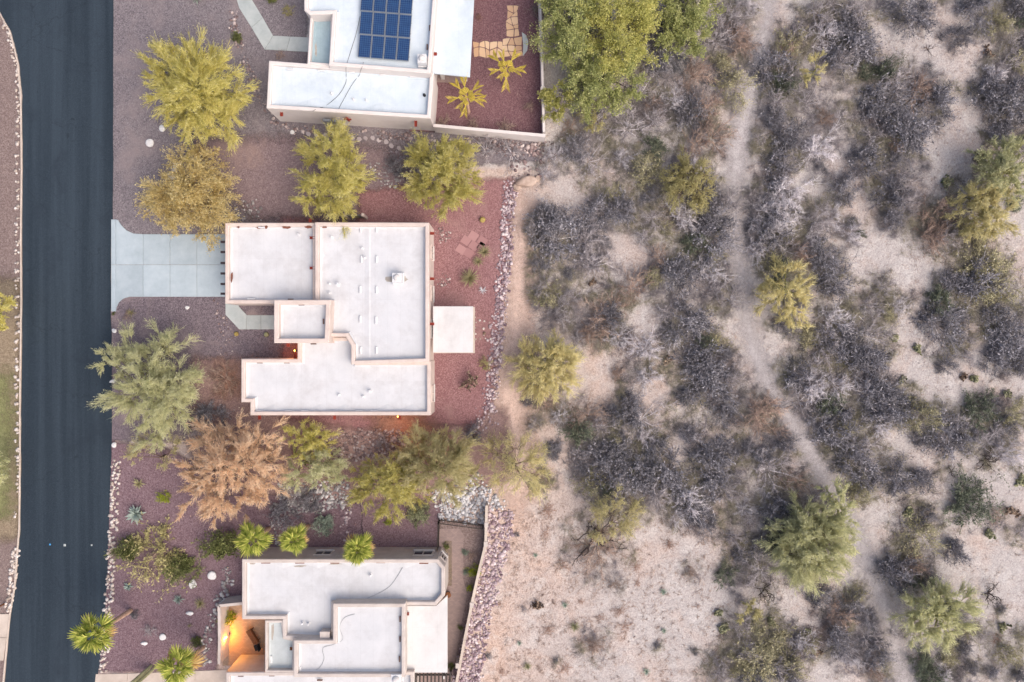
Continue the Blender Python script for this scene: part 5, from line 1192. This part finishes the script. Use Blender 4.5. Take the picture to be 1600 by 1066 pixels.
BMESH = {k: [bush_mesh(k, 100*i+sum(map(ord, k))) for i in range(7 if k in 'gd' else 4 if k in 'pboc' else 2)] for k in BK}
def bush(k, px, py, r, label, group=None, cat='bush', h=1.0):
    me = BMESH[k][rl.randrange(len(BMESH[k]))]; s = r/PPM*(1.16 if k in 'gdpboc' else 1.08)
    o = bpy.data.objects.new(BK[k]['name'], me); x, y, _ = P(px, py); o.location = (x, y, 0)
    hz = h*min(1.0, 1.7/max(s, .1))*rl.uniform(.8, 1.05)
    o.scale = (s*rl.uniform(.9, 1.12), s*rl.uniform(.9, 1.12), s*hz); o.rotation_euler = (0, 0, rl.uniform(0, 6.28)); link(o)
    return tag(o, label, cat, group)
bush('dk', 205, 858, 24, 'dark olive bush against the roadside stone band')
bush('ol', 248, 858, 46, 'wispy see-through bush between two dark bushes on mauve gravel')
bush('dk', 290, 884, 26, 'dark green bush above the two white boulders')
bush('lm', 258, 778, 11, 'small bright green bush alone between agave and dry tree')
bush('dk', 350, 850, 32, 'loose dark green bush at the corner of the grey house')
bush('sv', 510, 816, 19, 'silver blue bush on mauve gravel above the middle palms')
bush('gg', 655, 803, 25, 'round grey green bush at the foot of the leafy tree')
bush('lm', 609, 815, 7.5, 'small lime bush alone in the mauve side gravel')
bush('b', 352, 592, 26, 'sparse brown bush on the umber patch beside the pink house')
bush('d', 330, 645, 26, 'dark bare bush between the spreading tree and the dry tree')
bush('g', 318, 668, 22, 'grey bare bush at the foot of the dry tree')
bush('d', 445, 795, 24, 'dark bare bush on grey rocks above the palms')
bush('d', 490, 785, 20, 'dark leafless bush on grey rocks beside the silver bush')
bush('g', 465, 775, 20, 'grey leafless bush on grey rocks under the low green tree')
bush('d', 740, 680, 17, 'dark brown bush where the red gravel ends', h=1.2)
bush('lm', 742, 892, 10, 'bright green bush against the inside of the boundary wall')
bush('lm', 733, 918, 6, 'little green bush further down inside the boundary wall')
bush('dk', 697, 853, 6, 'small dark bush on the gravel bed beside the paver path')
bush('sv', 727, 863, 6, 'small grey plant in the dirt inside the boundary wall')
bush('sv', 728, 893, 6, 'small grey plant beside the paver path bend')
bush('b', 738, 868, 9, 'pale dry branch in the dirt inside the boundary wall', h=.7)
bush('dk', 719, 980, 5, 'dark potted plant shape low against boundary wall')
bush('dk', 706, 1040, 7, 'dark shrub at the wall foot near the pergola')
bush('ol', 450, 20, 10, 'dull yellow shrub in gravel beside the bent walkway')
bush('dk', 373, 60, 9, 'small green shrub in dark rocks beside the bent walkway')
bush('dk', 425, 0, 10, 'dark green shrub at the top of the bent walkway')
bush('b', 438, 88, 8, 'small brown shrub between walkway and white house')
bush('b', 826, 166, 9, 'small rusty shrub in the walled red gravel yard')
bush('r', 748, 28, 8, 'dry wisps in red gravel beside the patio roof')
bush('ol', 758, 571, 12, 'yellow green bush beside the brown cholla in the red gravel')
bush('d', 626, 262, 20, 'dark bare bush squeezed between the two yellow trees')
bush('g', 760, 235, 26, 'grey bush below the long white wall')
bush('g', 800, 240, 24, 'pale brown bush at the corner of the long white wall')
bush('g', 600, 690, 16, 'thin grey bush among the brown side yard rocks')
bush('b', 250, 870, 18, 'thin dry bush inside the wispy bush')
bush('d', 210, 960, 8, 'small dark shrub by the leaning road palm')
bush('g', 235, 985, 12, 'bare grey twig shrub in mauve gravel by the road palm')
bush('dk', 310, 1000, 10, 'dark low shrub beside the second leaning palm')
bush('lm', 363, 962, 14, 'lush green bush in the corner of the lit courtyard', h=1.5)
bush('b', 200, 492, 8, 'spiky brown shrub in the gravel below the driveway flare')
bush('dk', 178, 490, 3, 'tiny dark weed at the driveway corner')

for i_, (x_, l_) in enumerate([(692, 'left'), (738, 'middle'), (788, 'far')]):
    bush('b', x_, 193+i_*4.5, 15, ['dry brown shrub in the inner corner of the walled yard', 'dry brown shrub along the inside of the long white wall', 'dry brown shrub inside the long white wall near its outer corner'][i_], h=.6)
# agave, yucca, cactus
def leaf_mesh(name, L, w, thick, curve, mat, n=5):
    b = MB(); prev = None
    for k in range(n+1):
        t = k/n; x = L*t; z = curve*math.sin(t*math.pi*.9)*L - .0*t; ww = w*(math.sin(min(1, t*1.25+.25)*math.pi*.5) if t < .55 else (1-t)/.45)*1.0+.002
        b.v += [(x, -ww, z+ww*.35), (x, 0, z-thick), (x, ww, z+ww*.35)]
        if k:
            i = (k-1)*3
            for q in (0, 1): b.f.append([i+q, i+3+q, i+4+q, i+1+q]); b.m.append(0)
            b.f.append([i, i+2, i+5, i+3]); b.m.append(0)
    return b.mesh(name, mat)
def rosette(name, label, px, py, r, n, mat, wf=.13, el0=.15, el1=1.25, curve=.08, cat='agave', parts=True, seed=0):
    R_ = r/PPM; me = leaf_mesh('leaf', R_, R_*wf, R_*.03, curve, MT[mat]); rr = random.Random(seed+int(px)); x, y, _ = P(px, py)
    root = thing(name, label, cat, (x, y, 0))
    c = MB(); c.tube([(0, 0, -.02), (0, 0, R_*.10), (0, 0, R_*.22)], [R_*.12, R_*.13, R_*.05], 8); c.build('stem', MT[mat], root)
    for k in range(n):
        t = k/n; o = bpy.data.objects.new('leaf', me); o.rotation_euler = (0, -(el0+(el1-el0)*t**1.1+rr.uniform(-.08, .08)), k*2.39996+rr.uniform(-.15, .15))
        o.location = (0, 0, R_*.06+R_*.1*t); s = rr.uniform(.85, 1.1)*(1-.25*t); o.scale = (s, s, s); link(o, root)
    return root
rosette('agave', 'large blue grey agave on mauve gravel by the stone band', 215, 802, 18, 34, 'f_agave')
rosette('agave', 'medium brownish agave above the large blue one', 218, 755, 11, 22, 'f_yucca', .10)
rosette('agave', 'small pale agave close to the roadside stone band', 202, 916, 9, 18, 'f_agave', .14)
rosette('agave', 'blue green agave below the white upright boulder', 280, 936, 10, 30, 'f_agave', .07)
rosette('yucca', 'thin leaved green yucca beside the rock swale', 314, 942, 12, 44, 'f_yucca', .035, cat='yucca')
rosette('yucca', 'small green yucca near the lit courtyard wall', 297, 977, 5, 20, 'f_yucca', .05, cat='yucca')
rosette('yucca', 'dark spiky yucca beside the pink pavers', 757, 394, 13, 60, 'f_yucca', .035, cat='yucca')
rosette('yucca', 'smaller spiky yucca below the pink pavers', 747, 409, 11, 50, 'f_yucca', .04, cat='yucca')
rosette('yucca', 'big straw coloured yucca in the red gravel back yard', 734, 435, 18, 110, 'f_yucca', .03, cat='yucca')
rosette('agave', 'pale withered agave below the big straw yucca', 754, 454, 9, 10, 'rock_white', .07, .05, .4)
rosette('yucca', 'green tipped yucca in the gravel at the picture top by the road', 308, -1, 12, 36, 'f_silver', .05, cat='yucca')
rosette('yucca', 'spiky low plant in gravel below the driveway flare', 206, 489, 9, 24, 'f_yucca', .05, cat='yucca')
def barrel(label, px, py, r, mat='f_barrel'):
    R_ = r/PPM; x, y, _ = P(px, py); b = MB(); n = 24; rings = [(-.02, .7), (.3, 1.0), (.7, 1.05), (1.1, .9), (1.35, .6), (1.42, .15)]
    for zz, q in rings:
        for k in range(n):
            a = 2*math.pi*k/n; rad = R_*q*(1.0 if k % 2 else .88); b.v.append((math.cos(a)*rad, math.sin(a)*rad, zz*R_))
    for i in range(len(rings)-1):
        for k in range(n): b.f.append([i*n+k, i*n+(k+1) % n, (i+1)*n+(k+1) % n, (i+1)*n+k]); b.m.append(0)
    b.f.append([(len(rings)-1)*n+k for k in range(n)]); b.m.append(0)
    o = b.build('barrel_cactus', MT[mat], loc=(x, y, 0)); tag(o, label, 'cactus')
barrel('tan barrel cactus alone in the red gravel near the rock border', 754, 344, 4.6)
barrel('yellow barrel cactus at the edge of the big green tree', 321, 88, 5)
barrel('small green barrel cactus below the bend of the front walkway', 370, 522, 3.6)
barrel('small barrel cactus below the front walkway near the entry', 417, 523, 4, 'f_cactus')
barrel('little barrel cactus inside the rectangle of small stones', 757, 521, 2.4, 'f_cactusd')
def pads(name, label, px, py, r, mat, seed, group=None, n=None, cat='cactus'):
    """prickly pear: oval pads growing from pads"""
    rr = np.random.RandomState(seed); R_ = r/PPM; x, y, _ = P(px, py); V0, F0 = ico(1)
    Vs, Fs, off = [], [], 0; ctr = []
    for k in range(n or int(20+34*R_)):
        s = rr.uniform(.12, .17)*(.7+.3*min(1, R_))
        if k < 4 or not ctr: c0 = np.array([rr.uniform(-.06, .06), rr.uniform(-.06, .06), s*.75])
        else:
            for tr_ in range(12):
                b0 = ctr[rr.randint(len(ctr))]; d = nrm(np.array([rr.randn(), rr.randn(), rr.uniform(-.25, .55)])); c0 = b0+d*s*1.35
                if np.hypot(c0[0], c0[1]) < R_ and s*.6 < c0[2] < .25+.5*R_: break
            else: continue
        ctr.append(c0); t1 = rr.uniform(-1.2, 1.2); W = V0*np.array([s*.85, s*.24, s*1.1]); c, sn = math.cos(t1), math.sin(t1)
        W = np.stack([W[:, 0], W[:, 1]*c-W[:, 2]*sn, W[:, 1]*sn+W[:, 2]*c], -1); t2 = rr.uniform(0, 6.28); c, sn = math.cos(t2), math.sin(t2)
        W = np.stack([W[:, 0]*c-W[:, 1]*sn, W[:, 0]*sn+W[:, 1]*c, W[:, 2]], -1)+c0
        W[:, 2] = np.maximum(W[:, 2], -.01); Vs.append(W); Fs.append(F0+off); off += len(W)
    me = np_mesh(name, np.concatenate(Vs), tris=np.concatenate(Fs), mats=[MT[mat]]); o = bpy.data.objects.new(name, me); o.location = (x, y, 0); link(o)
    return tag(o, label, cat, group)
def cholla(label, px, py, r, mat, seed, h=1.0):
    rr = random.Random(seed); R_ = r/PPM; x, y, _ = P(px, py); b = MB()
    def arm(p, d, L, rad, lev):
        e = p+d*L; b.tube([tuple(p), tuple((p+e)/2+Vector((rr.uniform(-.04, .04), rr.uniform(-.04, .04), 0))), tuple(e)], [rad, rad*1.05, rad*.7], 6)
        if lev:
            for k in range(rr.choice([2, 3, 3])):
                dd = (d+Vector((rr.gauss(0, .8), rr.gauss(0, .8), rr.uniform(-.1, .7)))).normalized()
                if (p+d*L*.8+dd*L*.7).z > .1: arm(p+d*L*rr.uniform(.5, .95), dd, L*rr.uniform(.55, .8), rad*.85, lev-1)
    for k in range(5):
        a = rr.uniform(0, 6.28); arm(Vector((0, 0, -.02)), Vector((math.cos(a)*.8, math.sin(a)*.8, rr.uniform(.6, 1.2)*h)).normalized(), R_*.5, .055, 3)
    tag(b.build('cholla_cactus', MT[mat], loc=(x, y, 0)), label, 'cactus')
cholla('brown spiny cholla cactus near the lower rock border', 737, 596, 23, 'f_cactusd', 3)
cholla('dark cholla cactus at the end of the red gravel', 741, 684, 13, 'f_cactusd', 5)

# saguaro by the drive: tall fluted columns
def saguaro(label, px, py, h, cols, tilt):
    x, y, _ = P(px, py); root = thing('saguaro_cactus', label, 'cactus', (x, y, 0))
    for (dx, dy, hh, rad) in cols:
        b = MB(); n = 20; path = [(dx, dy, -.05), (dx+tilt[0]*.3, dy+tilt[1]*.3, hh*.35), (dx+tilt[0]*.7, dy+tilt[1]*.7, hh*.75), (dx+tilt[0], dy+tilt[1], hh*.97), (dx+tilt[0], dy+tilt[1], hh)]
        rads = [rad*.85, rad, rad, rad*.7, rad*.15]
        for i, (c, q) in enumerate(zip(path, rads)):
            for k in range(n):
                a = 2*math.pi*k/n; e = q*(1.0 if k % 2 else .8); b.v.append((c[0]+math.cos(a)*e, c[1]+math.sin(a)*e, c[2]))
        for i in range(len(path)-1):
            for k in range(n): b.f.append([i*n+k, i*n+(k+1) % n, (i+1)*n+(k+1) % n, (i+1)*n+k]); b.m.append(0)
        b.f.append([(len(path)-1)*n+k for k in range(n)]); b.m.append(0); b.build('column', MT['f_cactus'], root)
saguaro('tall green fluted cactus columns beside the neighbour driveway', 237, 1040, 2.6, [(0, 0, 2.8, .14), (.30, -.15, 2.2, .13), (-.2, -.30, 1.8, .12)], (-.55, -.45))
# palms
def fan_frond(name, L, mat, seed, petiole=.40, nleaf=17, droop=.22):
    rr = random.Random(seed); b = MB(); pl = L*petiole; bl = L-pl
    b.v += [(0, -.028, 0), (0, .028, 0), (pl, .016, pl*.05), (pl, -.016, pl*.05)]; b.f.append([0, 1, 2, 3][::-1]); b.m.append(0)
    for k in range(nleaf):
        a = math.radians(-88+176*k/(nleaf-1)); l = bl*(1-.36*abs(a)/1.54)*rr.uniform(.86, 1.08); w = l*.075
        ca, sa = math.cos(a), math.sin(a); zf = .02 if k % 2 else -.02; i = len(b.v)
        def pt(t, s, dz=0): return (pl+ca*l*t-sa*s, sa*l*t+ca*s, pl*.05+dz-droop*l*t*t)
        b.v += [pt(.02, 0), pt(.45, w, zf), pt(.45, 0, zf+.03), pt(.45, -w, zf), pt(.75, w*.6, zf), pt(.75, 0, zf+.02), pt(.75, -w*.6, zf), pt(1.0, 0, -.06*l)]
        for f in ((0, 2, 1), (0, 3, 2), (1, 2, 5, 4), (2, 3, 6, 5), (4, 5, 7), (5, 6, 7)): b.f.append([i+q for q in f]); b.m.append(0)
    return b.mesh(name, mat)
def fea_frond(name, L, mat, seed, n=34, droop=.5):
    rr = random.Random(seed); b = MB()
    def ax(t): return Vector((L*t*(1-.10*t), 0, L*(.18*t-droop*t*t)))
    for k in range(8):
        p, e = ax(k/8), ax((k+1)/8); w = .02*(1-k/9); i = len(b.v); b.v += [(p.x, -w, p.z), (p.x, w, p.z), (e.x, w*.9, e.z), (e.x, -w*.9, e.z)]; b.f.append([i, i+3, i+2, i+1]); b.m.append(0)
    for k in range(n):
        t = .15+.85*k/n; p = ax(t); l = L*.34*math.sin(math.pi*min(1, .18+.8*(1-abs(t-.5)*1.2)))*rr.uniform(.85, 1.1)
        for s in (-1, 1):
            d = Vector((.75, s*.75, .1-.35*rr.random())).normalized(); e = p+d*l; m = p+d*l*.5; u = Vector((-s*.5, .5, 0)).normalized()*.014; i = len(b.v)
            b.v += [tuple(p), tuple(m+u), (e.x, e.y, e.z-.08*l), tuple(m-u)]; b.f.append([i, i+1, i+2, i+3]); b.m.append(0)
    return b.mesh(name, mat)
FANM = [fan_frond('frond', 1.0, MT['f_palm'], k) for k in range(3)]; FAND = fan_frond('frond', 1.0, MT['f_palmd'], 7, droop=.45)
FEAM = [fea_frond('frond', 1.0, MT['f_datep'], k, 44) for k in range(3)]
def palm(label, top_px, base_px, h, R_, n, feather=False, seed=0, dead=3, trunk=.16):
    x, y, _ = P(*base_px); root = thing('palm_tree', label, 'palm tree', (x, y, 0)); rr = random.Random(seed)
    t = np.array(P(top_px[0], top_px[1], h))-np.array([x, y, 0]); b = MB()
    pts = [(t[0]*u**1.2, t[1]*u**1.2, h*u-.03*(u == 0)) for u in np.linspace(0, 1, 14)]; rads = [trunk*(1.25-.35*u)*(1.07 if k % 2 else .95) for k, u in enumerate(np.linspace(0, 1, 14))]
    b.tube(pts, rads, 10); b.build('trunk', MT['palmbark'], root)
    for k in range(n):
        u = k/n; isd = (not feather) and k < dead
        me = FAND if isd else (FEAM if feather else FANM)[k % 3]
        o = bpy.data.objects.new('frond', me)
        el = (-.25 if isd else (.02+1.28*u**1.15)) if not feather else (.12+.75*u)
        o.rotation_euler = (rr.uniform(-.25, .25), -(el+rr.uniform(-.12, .12)), k*2.39996+rr.uniform(-.2, .2)); s = R_*rr.uniform(.8, 1.12)*(1-.20*u); o.scale = (s, s, s)
        o.location = (t[0], t[1], h-.04+.10*u); link(o, root)
palm('bushy fan palm with one yellow frond over the grey house parapet', (560, 858), (575, 842), 4.4, 1.55, 26, seed=1)
palm('full fan palm at the wall of the grey house, middle of three', (461, 843), (482, 822), 3.9, 1.35, 24, seed=2)
palm('open fan palm with separate fronds at the grey house corner', (396, 842), (420, 826), 3.6, 1.65, 15, seed=3, dead=0)
palm('fan palm leaning over the road beside the stone band', (148, 990), (204, 954), 4.9, 1.9, 20, seed=4, dead=2)
palm('fan palm leaning across the neighbour driveway', (280, 1040), (318, 1011), 4.1, 1.85, 20, seed=5, dead=2)
palm('yellow feather palm beside the flagstones in the walled yard', ZN(1335, 320), ZN(1335, 408), 2.4, 1.6, 8, True, 6, trunk=.09)
palm('yellow feather palm beside the patio roof in the walled yard', ZN(1152, 452), ZN(1162, 520), 2.2, 1.75, 9, True, 7, trunk=.11)

# the desert scrub: every bush an individual
def dead_tree_mesh(seed, mat, thick=.045):
    rr = random.Random(seed); b = MB()
    def arm(p, d, L, rad, lev):
        mid = p+d*L*.5+Vector((rr.gauss(0, .07), rr.gauss(0, .07), rr.gauss(0, .04)))*L; e = p+d*L+Vector((rr.gauss(0, .06), rr.gauss(0, .06), 0))*L
        mid.z = max(mid.z, .02); e.z = max(e.z, .02)
        b.tube([tuple(p), tuple(mid), tuple(e)], [rad, rad*.75, rad*.5 if lev else rad*.15], 5, cap=False)
        if lev:
            for k in range(rr.choice([2, 2, 3])):
                t = rr.uniform(.45, 1); q = mid+(e-mid)*max(0, (t-.5)*2) if t > .5 else p+(mid-p)*t*2
                arm(q, (d+Vector((rr.gauss(0, .55), rr.gauss(0, .55), rr.gauss(.08, .3)))).normalized(), L*rr.uniform(.5, .8), rad*.55, lev-1)
    n = rr.choice([4, 5, 6])
    for k in range(n):
        a = 2*math.pi*k/n+rr.uniform(-.4, .4); arm(Vector((0, 0, -.03)), Vector((math.cos(a), math.sin(a), rr.uniform(.25, 1.0))).normalized(), .55, thick, 4)
    return b.mesh('dead_tree', MT[mat])
SN = [dead_tree_mesh(k, 'bark_grey', .03) for k in range(5)]; ZN_ = [dead_tree_mesh(k+20, 'bark_dark', .04) for k in range(5)]
def dtrail(px, py): return float(lined(np.array([px]), np.array([py]), TRAIL)[0])
def place(px, py):
    d = dtrail(px, py); r = min(range(len(TRAIL)), key=lambda i: abs(TRAIL[i][1]-py)); east = px > TRAIL[r][0]
    row = 'upper' if py < 355 else ('middle' if py < 710 else 'lower')
    if d < 45: return 'along the edge of the sandy trail'
    if not east and py > 770 and px < 1090: return 'on the open sand beyond the rock slope'
    if not east and px < 900: return 'on the sand facing the back yards'
    if not east and py < 230: return 'in the scrub beside the green grove'
    if not east: return 'in the thicket between the yards and the trail'
    if px > 1480: return 'in the open scrub far beyond the trail'
    return 'in the thicket just beyond the trail'
def sz(rm): return 'small' if rm < .9 else ('medium' if rm < 1.55 else 'large')
# smaller shrubs that fill the thickets between the large ones
CLEAR = [(895, 330, 45), (985, 395, 40), (1010, 500, 38), (930, 590, 50), (1010, 620, 45), (860, 690, 40), (1060, 700, 30), (1130, 690, 25), (1390, 60, 40), (1440, 70, 40), (1500, 30, 40), (1500, 110, 35), (1500, 180, 45), (1470, 235, 40), (1340, 325, 30), (1310, 260, 25), (1250, 285, 30), (1370, 400, 40), (1430, 420, 40), (1425, 520, 35), (1420, 570, 40), (1460, 590, 40), (1540, 560, 45), (1510, 590, 40), (1420, 690, 35), (1440, 720, 35), (1560, 760, 45), (1500, 870, 55), (1560, 900, 45), (1370, 800, 25), (1250, 930, 30), (1180, 820, 20), (1030, 830, 25), (830, 310, 30)]
def free(px, py):
    if dtrail(px, py) < 26 or px < 835 or (px < 1120 and py > 800): return False
    return all(math.hypot(px-a, py-b) > c for a, b, c in CLEAR)
r_f = random.Random(8); FILL = []
for t_ in range(5000):
    if len(FILL) >= 135: break
    px, py = r_f.uniform(840, 1605), r_f.uniform(-5, 1070)
    if not free(px, py): continue
    if any(math.hypot(px-q[1], py-q[2]) < .78*q[3] for q in SCRUB) or any(math.hypot(px-q[1], py-q[2]) < 15 for q in FILL): continue
    FILL.append((r_f.choice('ggddppboocc'), px, py, r_f.uniform(13, 24)))
SCRUB += FILL
WORD = {k: BK[k]['word'] for k in BK}; WORD.update(k='prickly pear', a='small agave', y='green yucca', s='pale dead tree', z='dark dead tree')
LAND = [(853, 572, 'lone pale yellow tree'), (1225, 455, 'straw yellow tree'), (1265, 845, 'wide bright green tree'), (1310, 795, 'thin green tree'), (1458, 952, 'round soft green tree'), (1532, 330, 'large yellow tree'), (1575, 265, 'large green tree'), (1075, 288, 'olive yellow mesquite'), (935, 125, 'green grove'), (1085, 40, 'loose green mesquite'), (870, 165, 'small yellow mesquite'), (1268, 115, 'small pale yellow tree'), (960, 815, 'olive tree'), (1172, 952, 'small yellow tree'), (805, 728, 'thin see-through tree'), (823, 285, 'flat tan boulder')]
def short(w): return {'on the open sand beyond the rock slope': 'on the open sand', 'on the sand facing the back yards': 'on the sand facing the yards', 'in the scrub beside the green grove': 'beside the green grove'}.get(w, w)
def which(i):
    k, px, py, r = SCRUB[i]; j = min((q for q in range(len(SCRUB)) if q != i), key=lambda q: math.hypot(SCRUB[q][1]-px, SCRUB[q][2]-py))
    nb = WORD[SCRUB[j][0]].replace(' leafless', '').replace('dense ', '').replace(' scrub', ''); nr = SCRUB[j][3]/PPM
    la = min(LAND, key=lambda q: math.hypot(q[0]-px, q[1]-py))
    if math.hypot(la[0]-px, la[1]-py) < 85: return 'near the '+la[2]+', by a '+nb
    w = {'along the edge of the sandy trail': 'at the trail edge', 'on the open sand beyond the rock slope': 'on open sand', 'on the sand facing the back yards': 'facing the back yards', 'in the scrub beside the green grove': 'by the green grove', 'in the thicket between the yards and the trail': 'short of the trail', 'in the open scrub far beyond the trail': 'far beyond the trail', 'in the thicket just beyond the trail': 'just beyond the trail'}[place(px, py)]
    return w+', next to a '+sz(nr)+' '+nb.replace('small ', '')
for i, (k, px, py, r) in enumerate(SCRUB):
    where = which(i); rm = r/PPM
    if k in BK:
        lab = sz(rm)+' '+BK[k]['word']+' '+where
        if len(lab.split()) > 16: lab = BK[k]['word']+' '+where
        bush(k, px, py, r, lab, lab, h=.55 if k == 'r' else 1.0)
    elif k == 'k':
        lab = sz(rm*1.6)+' prickly pear clump '+where; pads('prickly_pear_cactus', lab, px, py, r, 'f_cactus' if i % 3 else 'f_cactusd', i, lab)
    elif k == 'a':
        R_ = r/PPM; me = leaf_mesh('leaf', R_, R_*.10, R_*.03, .08, MT['f_silver']); lab = 'small blue grey agave '+where
        root = thing('agave', lab, 'agave', P(px, py), lab); 
        for q_ in range(14):
            o = bpy.data.objects.new('leaf', me); o.rotation_euler = (0, -(.15+1.0*q_/14), q_*2.4); o.location = (0, 0, .02); link(o, root)
    elif k == 'y':
        lab = 'green spiky yucca '+where; o = rosette('yucca', lab, px, py, r, 40, 'f_cactus', .04, cat='yucca'); o['group'] = lab
    elif k in 'sz':
        lab = (' pale branched dead tree ' if k == 's' else ' dark branched dead tree ')+where; lab = sz(rm)+lab if len((sz(rm)+lab).split()) <= 16 else lab.strip()
        o = bpy.data.objects.new('dead_tree', rl.choice(SN if k == 's' else ZN_)); x, y, _ = P(px, py); s = rm*.95
        o.location = (x, y, 0); o.scale = (s, s, s*.8); o.rotation_euler = (0, 0, rl.uniform(0, 6.28)); link(o); tag(o, lab, 'dead tree', lab)

# countless dead grass tufts and twig litter on the sand
def scrub_floor():
    r = np.random.RandomState(77); v = Veg(); N = 6500
    px = r.uniform(790, 1640, N); py = r.uniform(-40, 1110, N)
    d = lined(px, py, TRAIL); px, py = px[d > 17], py[d > 17]
    dens = np.zeros(len(px))
    for k, bx, by, br in SCRUB: dens = np.maximum(dens, np.exp(-((px-bx)**2+(py-by)**2)/(br*br*2.2)))
    keep = r.uniform(0, 1, len(px)) < .30+.70*dens; keep &= px > 812+np.where(py > 640, (py-640)*-.05, 0)
    px, py = px[keep], py[keep]; n = len(px)
    base = np.stack([(px-800)/PPM, (533-py)/PPM, np.full(n, .0)], -1); m = 9
    p = np.repeat(base, m, 0)+r.randn(n*m, 3)*np.array([.14, .14, 0]); dd = nrm(r.randn(n*m, 3)*np.array([1, 1, .0])+np.array([0, 0, .1])+np.abs(r.randn(n*m, 3))*np.array([0, 0, .5]))
    v.twigs(p, dd, r.uniform(.12, .42, n*m), .011)
    n = 620; ax = r.uniform(775, 1130, n); ay = r.uniform(790, 1080, n); k_ = ax > 812-(ay-790)*.22; ax, ay = ax[k_], ay[k_]; n = len(ax); m = 16   # tufts on the open sand
    base = np.stack([(ax-800)/PPM, (533-ay)/PPM, np.zeros(n)], -1); sc = r.lognormal(-.1, .5, n)
    p = np.repeat(base, m, 0)+r.randn(n*m, 3)*np.array([.09, .09, 0])*np.repeat(sc, m)[:, None]; dd = nrm(r.randn(n*m, 3)*np.array([1, 1, 0])+np.array([0, 0, .35]))
    v.twigs(p, dd, r.uniform(.08, .26, n*m)*np.repeat(sc, m), .012)
    o = link(bpy.data.objects.new('dead_grass', v.mesh('dead_grass', [MT['b_brown']]))); stuff(o); tag(o, 'scattered dead grass and fallen twigs over the desert sand', 'grass')
scrub_floor()

def undergrowth():
    """low tangle of dry twigs that fills the thickets; nobody could count its plants"""
    r = np.random.RandomState(5); v = Veg(); Pn = []
    for k, bx, by, br in SCRUB:
        if k not in 'gdpbo': continue
        n = int(6.4*(br/PPM)**2*3.14)+3; a = r.uniform(0, 6.28, n); q = br*1.55*np.sqrt(r.uniform(0.05, 1, n))
        Pn.append(np.stack([bx+np.cos(a)*q, by+np.sin(a)*q], -1))
    Q = np.concatenate(Pn); Q = Q[lined(Q[:, 0], Q[:, 1], TRAIL) > 15]; Q = Q[Q[:, 0] > 822]
    for a, b, c in CLEAR: Q = Q[np.hypot(Q[:, 0]-a, Q[:, 1]-b) > c*.7]
    n = len(Q); m = 13
    base = np.stack([(Q[:, 0]-800)/PPM, (533-Q[:, 1])/PPM, np.zeros(n)], -1)
    p = np.repeat(base, m, 0)+r.randn(n*m, 3)*np.array([.07, .07, 0]); d = nrm(r.randn(n*m, 3)*np.array([1, 1, 0])+np.array([0, 0, .25])+np.abs(r.randn(n*m, 3))*np.array([0, 0, .6]))
    L = r.uniform(.25, .75, n*m); v.twigs(p, d, L, .010)
    p2, d2, L2 = clipz(*grow(r, p, d, L, 3, .3, 1, .7, .4, .7, .1), .01); v.twigs(p2, d2, L2, .008)
    o = link(bpy.data.objects.new('undergrowth', v.mesh('undergrowth', [MT['under']]))); stuff(o); tag(o, 'low tangle of grey dry twigs between the desert bushes', 'undergrowth')
undergrowth()
